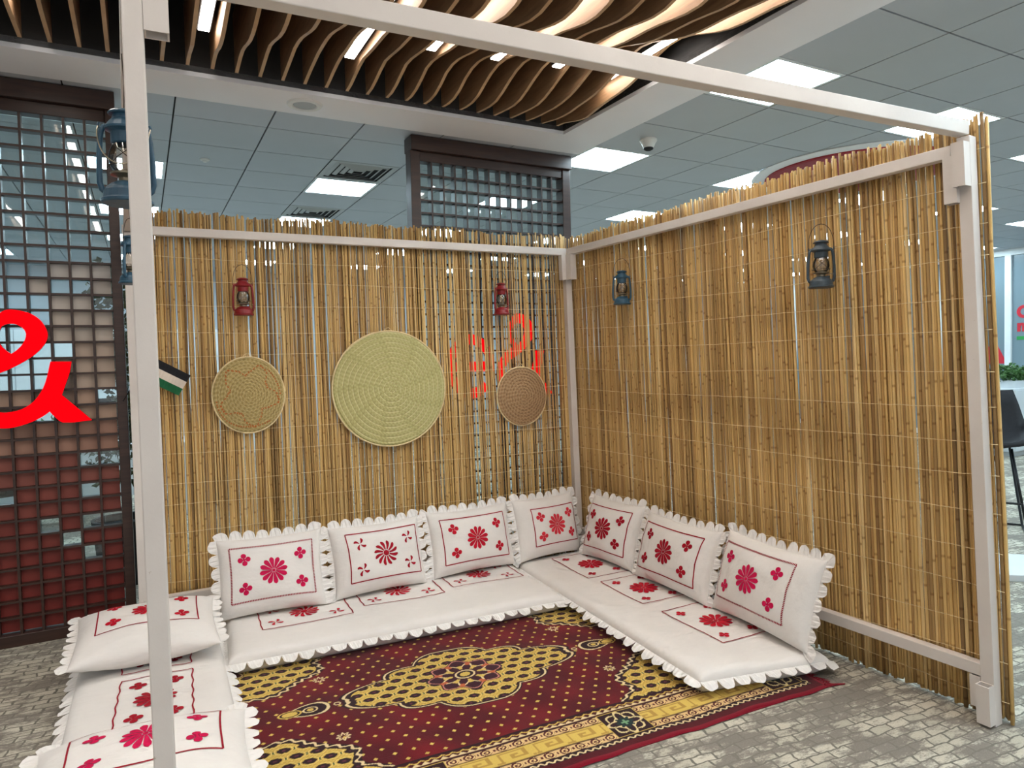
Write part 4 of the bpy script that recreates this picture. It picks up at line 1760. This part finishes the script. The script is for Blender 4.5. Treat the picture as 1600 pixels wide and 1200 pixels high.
# ================================================================== WOVEN STRAW MATS
def straw_mat(name, label, px, py, ra, rb, pitch, colf, depth, seed):
    c = on_back(px, py, 0.03)
    root = thing(name, label, 'straw mat', c)
    root.rotation_euler = (-TILT, 0, 0)
    nth = 300
    nr = int(max(ra, rb) / pitch * 9)
    rr = random.Random(seed)
    w1, w2 = rr.uniform(0, 6), rr.uniform(0, 6)
    vs, fs, cols = [], [], []
    for i in range(nr + 1):
        q = i / nr
        for k in range(nth):
            t = 2 * PI * k / nth
            wob = 1 + 0.006 * math.sin(3 * t + w1) + 0.006 * math.sin(5 * t + w2)
            x, z = ra * q * math.cos(t) * wob, rb * q * math.sin(t) * wob
            rad = q * (ra + rb) / 2
            s = (rad / pitch - t / (2 * PI)) % 1.0
            hgt = math.sqrt(max(0, 1 - (2 * s - 1) ** 2))
            nb = max(6, int((int(rad / pitch) + 0.5) * pitch * 2 * PI / 0.026))
            ci = int(rad / pitch - t / (2 * PI) + 50)
            braid = math.sin(nb * t + (PI if s > .5 else 0) + ci * 2.399) * 0.5 + 0.5
            y = -0.006 - depth * (1 - q * q) - 0.0035 * hgt - 0.0016 * braid * hgt
            if q > 0.97:
                y = -0.004
            vs.append((x, y, z))
            cols.append(colf(rad, t, s, braid, q))
    for i in range(nr):
        for k in range(nth):
            a, b = i * nth + k, i * nth + (k + 1) % nth
            fs.append((a, b, b + nth, a + nth))
    # rim and back
    o = len(vs)
    for k in range(nth):
        x, y, z = vs[nr * nth + k]
        vs.append((x * 0.99, 0.003, z * 0.99))
        cols.append(cols[nr * nth + k])
    fs += [(nr * nth + k, nr * nth + (k + 1) % nth, o + (k + 1) % nth, o + k) for k in range(nth)]
    me = MB().add(vs, fs).mesh('coil', M['straw'], smooth=False)
    at = me.color_attributes.new('Col', 'FLOAT_COLOR', 'POINT')
    at.data.foreach_set('color', np.concatenate([np.array(cols, np.float32), np.ones((len(cols), 1), np.float32)], 1).ravel())
    bm = bmesh.new()
    bm.from_mesh(me)
    bmesh.ops.recalc_face_normals(bm, faces=bm.faces)
    bm.to_mesh(me)
    bm.free()
    link('coil', me, root)
    MB().tube([(ra * 0.995 * math.cos(t), -0.003, rb * 0.995 * math.sin(t)) for t in np.linspace(0, 2 * PI, 120, endpoint=False)], 0.0055, 6, closed=True).build('bound_rim', M['twine'], root)
    MB().tube([(-.03, -0.002, rb * .99), (-.012, -.004, rb + .018), (.004, -.004, rb + .022), (.03, -.002, rb * .99)], 0.0018, 5).build('hanging_loop', M['twine'], root)
    return root


def mixc(a, b, t):
    return tuple(x * (1 - t) + y * t for x, y in zip(a, b))


G1, G2, G3 = lin(206, 202, 146)[:3], lin(176, 168, 108)[:3], lin(126, 116, 70)[:3]


def col_big(rad, t, s, br, q):
    c = mixc(G1, G2, 0.25 + 0.6 * (1 - br))
    if s < 0.09:
        return lin(226, 218, 168)[:3]
    return mixc(c, G3, 0.30 if s > 0.93 else 0.0)


A1, A2, A3 = lin(204, 184, 130)[:3], lin(176, 154, 98)[:3], lin(120, 100, 62)[:3]
OR = lin(186, 104, 48)[:3]


def col_left(rad, t, s, br, q):
    c = mixc(A1, A2, 1 - br)
    c = mixc(c, A3, 0.6 if s < 0.12 else 0.0)
    # stitched orange lines: a wavy star and a broken outer ring
    h = math.sin(rad * 900 + t * 37) * math.sin(t * 61 - rad * 300)
    c = mixc(c, A3, 0.35 if h > 0.55 else 0.0)
    st = 0.150 + 0.034 * math.cos(5 * t + 0.9) + 0.004 * math.sin(17 * t)
    if abs(rad - st) < 0.0055 and math.sin(t * 62) > -0.35:
        return OR
    if abs(rad - 0.192 + 0.010 * math.sin(3 * t)) < 0.0045 and math.sin(t * 80) > -0.1 and (3.3 < t < 5.4 or t < 0.9):
        return OR
    return c


B1_, B2_, B3_ = lin(198, 166, 128)[:3], lin(164, 130, 94)[:3], lin(104, 78, 54)[:3]


def col_small(rad, t, s, br, q):
    c = mixc(B1_, B2_, 1 - br * 0.8)
    return mixc(c, B3_, 0.7 if s < 0.16 else 0.0)


straw_mat('straw_mat', 'round straw mat with orange stitched star lines, hung below a red lantern', 389, 617, 0.208, 0.232, 0.018, col_left, 0.010, 1)
straw_mat('straw_mat', 'large round pale green coiled straw mat in the middle of the screen', 610, 607, 0.383, 0.383, 0.033, col_big, 0.012, 2)
straw_mat('straw_mat', 'small round reddish brown coiled straw mat near the corner post', 815, 619, 0.197, 0.212, 0.021, col_small, 0.030, 3)

# ================================================================== FLAG
fo = on_back(236, 556, 0.02)
fl = thing('small_flag', 'small black, white and green striped flag with a red hoist behind the front post', 'flag', fo)
xa = on_back(283.5, 581, 0.02) - on_back(251, 565, 0.02)
xa = xa / np.linalg.norm(xa)
za = np.cross(xa, np.array([0, -1.0, 0]))
za = za / np.linalg.norm(za)
if za[2] > 0:
    za = -za
LN, HT = 0.235, 0.135


def cloth_strip(z0, z1, x0, x1, mat, nm):
    mb = MB()
    n = 14
    vs = []
    for i in range(n + 1):
        for z in (z0, z1):
            x = x0 + (x1 - x0) * i / n
            p = xa * x + za * z + np.array([0, -0.012 - 0.008 * math.sin(x * 45 + z * 12), 0])
            vs.append(p)
    vs2 = [p + np.array([0, 0.0012, 0]) for p in vs]
    fs = [(2 * i, 2 * i + 2, 2 * i + 3, 2 * i + 1) for i in range(n)]
    m = len(vs)
    fs += [tuple(m + q for q in f[::-1]) for f in fs]
    mb.add(vs + vs2, fs)
    return mb.build(nm, mat, fl)


cloth_strip(0, HT / 3, 0, LN, M['flag_black'], 'black_stripe')
cloth_strip(HT / 3, 2 * HT / 3, 0, LN, M['flag_white'], 'white_stripe')
cloth_strip(2 * HT / 3, HT, 0, LN, M['flag_green'], 'green_stripe')
mb = MB()
mb.add([xa * 0 + za * 0 + np.array([0, -.023, 0]), za * HT + np.array([0, -.023, 0]), xa * 0.07 + za * HT / 2 + np.array([0, -.023, 0])], [(0, 1, 2), (2, 1, 0)])
mb.build('red_triangle', M['flag_red'], fl)
MB().tube([za * -0.03 + np.array([0, -.012, 0]), za * (HT + .16) + np.array([0, -.012, 0])], 0.003, 6).build('stick', M['black_metal'], fl)

# ================================================================== OFFICE BEYOND THE BOOTH
# ---- glazed wall on the right, with vinyl lettering
UW = (onz(1570, 390, ZC) - CAM) @ EX


def vat(px, py):
    P = onplane(px, py, room(UW, 0), EX)
    return (P - CAM) @ EY, P[2]


gw = struct(empty('wall_right', room(UW, 0, 0)))
gw['label'] = 'frosted blue glass partition with white mullions'


def gbox(v0, v1, z0, z1, d0, d1, nm, mat):
    mb = MB()
    mb.obox(EX * d0 + EY * v0 + np.array([0, 0, z0]), EX * (d1 - d0), EY * (v1 - v0), np.array([0, 0, z1 - z0]))
    return mb.build(nm, mat, gw)


vm = vat(1575, 470)[0]
pw = 1.02
VE = 11.5
v = vm - 6 * pw
gbox(VMIN + 2, VE, ZC - 0.1, ZC, 0.0, 0.1, 'head_rail', M['frame_white'])
gbox(VMIN + 2, VE, 0, 0.09, 0.0, 0.1, 'sill_rail', M['frame_white'])
while v < VE - pw * .5:
    gbox(v - 0.045, v + 0.045, 0.09, ZC - 0.1, -0.01, 0.1, 'mullion', M['frame_white'])
    gbox(v + 0.045, v + pw - 0.045, 0.09, ZC - 0.1, 0.035, 0.055, 'pane', M['wall_blue'])
    v += pw
# lettering (only its first characters come into view past the end post)
def text(name, body, px, py, hpx, mat, label):
    v_, z_ = vat(px, py)
    z2 = vat(px, py - hpx)[1]
    cv = bpy.data.curves.new(name, 'FONT')
    cv.body = body
    cv.size = (z2 - z_) / 0.70
    cv.extrude = 0.003
    cv.offset = 0.012
    tmp = bpy.data.objects.new('tmp', cv)
    COL.objects.link(tmp)
    bpy.context.view_layer.update()
    me = bpy.data.meshes.new_from_object(tmp.evaluated_get(bpy.context.evaluated_depsgraph_get()))
    bpy.data.objects.remove(tmp)
    me.materials.clear()
    me.materials.append(mat)
    # reading direction runs towards the viewer along -v
    me.transform(Matrix(((-EY[0], 0, -EX[0], 0), (-EY[1], 0, -EX[1], 0), (0, 1, 0, 0), (0, 0, 0, 1))))
    o = link(name, me)
    P = room(UW + 0.031, v_, z_)
    o.location = V(P)
    return tag(o, label, 'lettering')


text('wall_lettering', 'G', 1587, 496, 18, M['print_red'], 'red capital G on the frosted glass partition')
text('wall_lettering', 'm', 1587.5, 517, 17, M['print_red'], 'red lowercase m on the frosted glass partition')
v_, z_ = vat(1587, 531)
mb = MB()
mb.obox(np.zeros(3), -EY * 0.5, EX * -0.003, np.array([0, 0, 0.055]))
o = mb.build('green_underline', M['print_green'], fix=True)
o.location = V(room(UW + 0.033, v_, z_))
tag(o, 'green bar under the red lettering on the glass partition', 'lettering')
v1_, z1_ = vat(1553, 532)
v2_, z2_ = vat(1572, 568)
mb = MB()
mb.prism([(0, 0), (-(v1_ - v2_) , z2_ - z1_), (0.35, z2_ - z1_)], lambda a, b: EY * a + np.array([0, 0, b]), EX * 0.004)
o = mb.build('red_graphic', M['print_red'], fix=True)
o.location = V(room(UW + 0.029, v1_, z1_))
tag(o, 'red triangular graphic low on the frosted glass partition', 'graphic')


# ---- bar stool with shell seat and wire sled base
def stool(label, loc, rz, seat_z=0.76):
    root = thing('bar_stool', label, 'stool', loc, rz)
    # shell: swept surface, seat curving up into the back
    vs, fs = [], []
    prof = [(-.21, seat_z - .015), (-.16, seat_z - .035), (-.05, seat_z - .045), (.08, seat_z - .03), (.16, seat_z + .03), (.20, seat_z + .13), (.225, seat_z + .26), (.235, seat_z + .38)]
    nw = 10
    for side in (0, 1):
        for i, (y, z) in enumerate(prof):
            t = i / (len(prof) - 1)
            wd = 0.22 + 0.02 * math.sin(PI * t) - (0.05 * max(0, t - .75) * 4)
            for k in range(nw + 1):
                s = -1 + 2 * k / nw
                curl = abs(s) ** 3 * (0.10 * math.sin(PI * min(1, t * 1.1)) + .02)
                yy = y - curl * (1.0 if t > .5 else 0.0)
                zz = z + curl * (1.0 if t <= .62 else 0.3)
                if side:
                    yy += 0.03 * t
                    zz -= 0.035 * (1 - t * .7)
                vs.append((s * wd, yy, zz))
    m = len(prof) * (nw + 1)
    for side in (0, 1):
        for i in range(len(prof) - 1):
            for k in range(nw):
                a = side * m + i * (nw + 1) + k
                q = (a, a + 1, a + nw + 2, a + nw + 1)
                fs.append(q if side == 0 else q[::-1])
    ring = [k for k in range(nw + 1)] + [i * (nw + 1) + nw for i in range(1, len(prof))] + [(len(prof) - 1) * (nw + 1) + k for k in range(nw - 1, -1, -1)] + [i * (nw + 1) for i in range(len(prof) - 2, 0, -1)]
    for a, b in zip(ring, ring[1:] + ring[:1]):
        fs.append((a, a + m, b + m, b))
    MB().add(vs, fs).build('shell_seat', M['black_fabric'], root, smooth=True, fix=True)
    for s in (-1, 1):
        MB().tube([(s * .14, -.10, seat_z - .07), (s * .24, -.25, .012), (s * .24, .25, .012), (s * .14, .10, seat_z - .07)], .010, 8).build('sled_leg', M['black_metal'], root, smooth=True)
    zf = 0.27
    MB().tube([(-.205, -.197, zf), (.205, -.197, zf)], .009, 8).build('foot_rest', M['black_metal'], root)
    MB().tube([(-.24, .25, .012), (.24, .25, .012)], .009, 8).build('floor_bar', M['black_metal'], root)
    return root


ps = onz(1580, 838, 0)
stool('black shell bar stool on a wire sled base beyond the end post', ps + np.array([0.06, 0.20, 0]), -1.0)


def office_chair(label, loc, rz):
    root = thing('office_chair', label, 'chair', loc, rz)
    for k in range(5):
        a = 2 * PI * k / 5
        d = np.array([math.cos(a), math.sin(a), 0])
        MB().tube([d * .04 + np.array([0, 0, .11]), d * .30 + np.array([0, 0, .075])], [.022, .014], 6).build('base_arm', M['vent'], root)
        MB().lathe([(0, -.012), (.026, -.012), (.03, 0), (.026, .012), (0, .012)], 12).mesh('x', M['black_metal'])
        MB().tube([d * .30 + np.array([-d[1] * .02, d[0] * .02, .032]), d * .30 + np.array([d[1] * .02, -d[0] * .02, .032])], .031, 12).build('caster', M['black_metal'], root)
    MB().tube([(0, 0, .10), (0, 0, .44)], .025, 10).build('gas_column', M['black_metal'], root)
    o = MB().box((-.25, -.24, .44), (.25, .24, .53)).build('seat', M['black_fabric'], root)
    bevel(o, .04, 3)
    o = MB().box((-.24, .20, .58), (.24, .28, 1.22)).build('backrest', M['black_fabric'], root)
    bevel(o, .05, 3)
    for s in (-1, 1):
        MB().tube([(s * .26, .10, .47), (s * .30, .10, .60), (s * .30, .08, .70), (s * .30, -.16, .71)], .016, 8).build('armrest', M['black_metal'], root)
    MB().tube([(0, .05, .46), (0, .27, .50), (0, .285, .75)], .03, 8).build('back_bar', M['black_metal'], root)
    return root


pc = onz(1569, 716, 0)
office_chair('high-backed black office chair on casters beside the white planter cabinet', pc + np.array([-.32, .25, 0]), 2.2)

# ---- white cabinet with a plant box
def foliage(mb, c, rad, n, leaf, r, flat=0.75):
    for _ in range(n):
        d = np.array([r.gauss(0, 1), r.gauss(0, 1), r.gauss(0, 1) * flat])
        d = d / np.linalg.norm(d) * rad * r.uniform(0.35, 1.0) ** 0.6
        p = np.asarray(c) + d * np.array([1, 1, flat])
        a = np.array([r.gauss(0, 1), r.gauss(0, 1), r.gauss(0, .7)])
        a /= np.linalg.norm(a)
        b = np.cross(a, np.array([r.gauss(0, 1), r.gauss(0, 1), r.gauss(0, 1)]))
        b /= np.linalg.norm(b)
        l, w = leaf * r.uniform(.7, 1.3), leaf * r.uniform(.25, .4)
        nrm = np.cross(a, b) * leaf * .12
        mb.add([p, p + a * l * .5 + b * w + nrm, p + a * l, p + a * l * .5 - b * w + nrm], [(0, 1, 2), (0, 2, 3)])
    return mb


cb = onz(1581, 714, 0)
o = thing('planter_cabinet', 'low white office cabinet standing on the carpet near the glass partition', 'cabinet', cb, CEIL_YAW)
mb = MB()
mb.box((0, -.02, 0.06), (1.6, .42, .93))
bevel(mb.build('carcass', M['desk'], o), .006)
MB().box((.02, 0, 0), (1.58, .40, .06)).build('plinth', M['vent'], o)
for k in range(3):
    d_ = MB().box((.01 + k * .53, -.04, .08), (.53 + k * .53, -.02, .90)).build('door', M['desk'], o)
    MB().box((.05 + k * .53, -.055, .45), (.065 + k * .53, -.04, .58)).build('handle', M['vent'], d_)
o = thing('potted_plant', 'leafy green plant in a white trough on the office cabinet', 'plant', cb + np.array([.14, .05, .93]), CEIL_YAW)
MB().box((0, 0, 0), (1.2, .28, .10)).build('trough', M['desk'], o)
mb = MB()
rr = random.Random(4)
for k in range(7):
    foliage(mb, (.05 + k * .18, .12, .20), .16, 130, .07, rr)
mb.build('foliage', M['leaf'], o)

# ---- white board lying on the carpet beyond the end post
b0, b1, b2 = onz(1560, 908, 0), onz(1640, 912, 0), onz(1566, 864, 0.0)
mb = MB()
e1 = (b1 - b0)
e2 = np.array([0.75, 0.45, 0])
mb.obox(np.zeros(3), e1 * 2.2, e2 * 0.62, np.array([0, 0, 0.045]))
o = mb.build('white_platform', M['desk'])
o.location = V(b0)
bevel(o, .004)
tag(o, 'low white platform lying on the carpet outside the reed screen', 'platform')

# ---- things seen through and beside the coloured lattice screen
def tree(label, loc, h, seed, mat, leafn=900, spread=0.35, leaf=.06, z0=.8):
    root = thing('potted_tree', label, 'plant', loc)
    r = random.Random(seed)
    MB().lathe([(0, 0), (.16, 0), (.2, .42), (.205, .45), (.18, .45), (.17, .40), (0, .40)], 24).build('pot', M['vent_dark'] if seed % 2 else M['desk'], root)
    MB().tube([(0, 0, .38), (.02, .01, .9), (-.02, .0, h * .75)], [.02, .016, .008], 8).build('trunk', M['bark'], root)
    mb = MB()
    z = z0
    while z < h:
        foliage(mb, (r.uniform(-.12, .12), r.uniform(-.12, .12), z), spread * r.uniform(.7, 1.1), leafn // 8, leaf, r, .8)
        z += (h - z0) / 8
    mb.build('foliage', mat, root)
    return root


tp = onplane(180, 600, room(0, VS + 1.0), EY)
tree('slender olive tree in a dark pot behind the edge of the coloured lattice screen', (tp[0] + .02, tp[1], 0), 2.25, 11, M['leaf_olive'], 1500, .24, .055, .85)


def desk(label, u, v, w, rz=0.0):
    root = thing('office_desk', label, 'desk', room(u, v, 0), CEIL_YAW + rz)
    bevel(MB().box((-w / 2, -.35, .70), (w / 2, .35, .735)).build('top', M['desk'], root), .004)
    for s in (-1, 1):
        MB().box((s * (w / 2 - .04) - .02, -.33, 0), (s * (w / 2 - .04) + .02, .33, .70)).build('leg_panel', M['desk'], root)
    MB().box((-w / 2 + .05, -.34, .25), (w / 2 - .05, -.32, .70)).build('modesty_panel', M['desk'], root)
    return root


def monitor(label, u, v, z=.735):
    root = thing('monitor', label, 'monitor', room(u, v, z), CEIL_YAW)
    bevel(MB().box((-.27, -.02, .12), (.27, .02, .46)).build('screen', M['screen'], root), .006)
    MB().box((-.03, -.01, 0.01), (.03, .03, .16)).build('stand', M['black_metal'], root)
    MB().box((-.11, -.08, 0), (.11, .09, .012)).build('foot', M['black_metal'], root)
    return root


uA = ((onplane(60, 650, room(0, 8.0), EY) - CAM) @ EX)
desk('long white office desk seen through the coloured lattice screen', uA + 0.1, 8.0, 2.4)
monitor('black monitor on the white desk seen through the lattice, beside the planter', uA - 0.35, 8.05)
monitor('black monitor on the far end of the white desk seen through the lattice', uA + 0.75, 8.05)
o = thing('desk_planter', 'low white planter of green leaves on the white desk behind the lattice', 'plant', room(uA + 0.25, 7.8, .735), CEIL_YAW)
MB().box((-.32, -.08, 0), (.32, .08, .12)).build('trough', M['desk'], o)
mb = MB()
for k in range(5):
    foliage(mb, (-.26 + k * .13, 0, .19), .12, 110, .06, rr)
mb.build('foliage', M['leaf'], o)
office_chair('black office chair drawn up behind the coloured lattice screen', room(uA - 0.25, 7.2, 0), CEIL_YAW + PI + .4)
# tall white wall cabinets at the far wall
for k in range(5):
    u = uA - 1.6 + k * 0.92
    o = thing('tall_cabinet', 'tall white office cupboard with two doors against the far wall', 'cabinet', room(u, VB - .27, 0), CEIL_YAW, 'tall cupboards along the far wall')
    bevel(MB().box((-.45, -.22, 0), (.45, .22, 2.1)).build('carcass', M['wall_white'], o), .005)
    for s in (-1, 1):
        d_ = MB().box((-.44 if s < 0 else .005, -.24, .06), (-.005 if s < 0 else .44, -.22, 2.07)).build('door', M['desk'], o)
        MB().box((s * .05 - .008, -.26, .95), (s * .05 + .008, -.24, 1.15)).build('handle', M['vent'], d_)
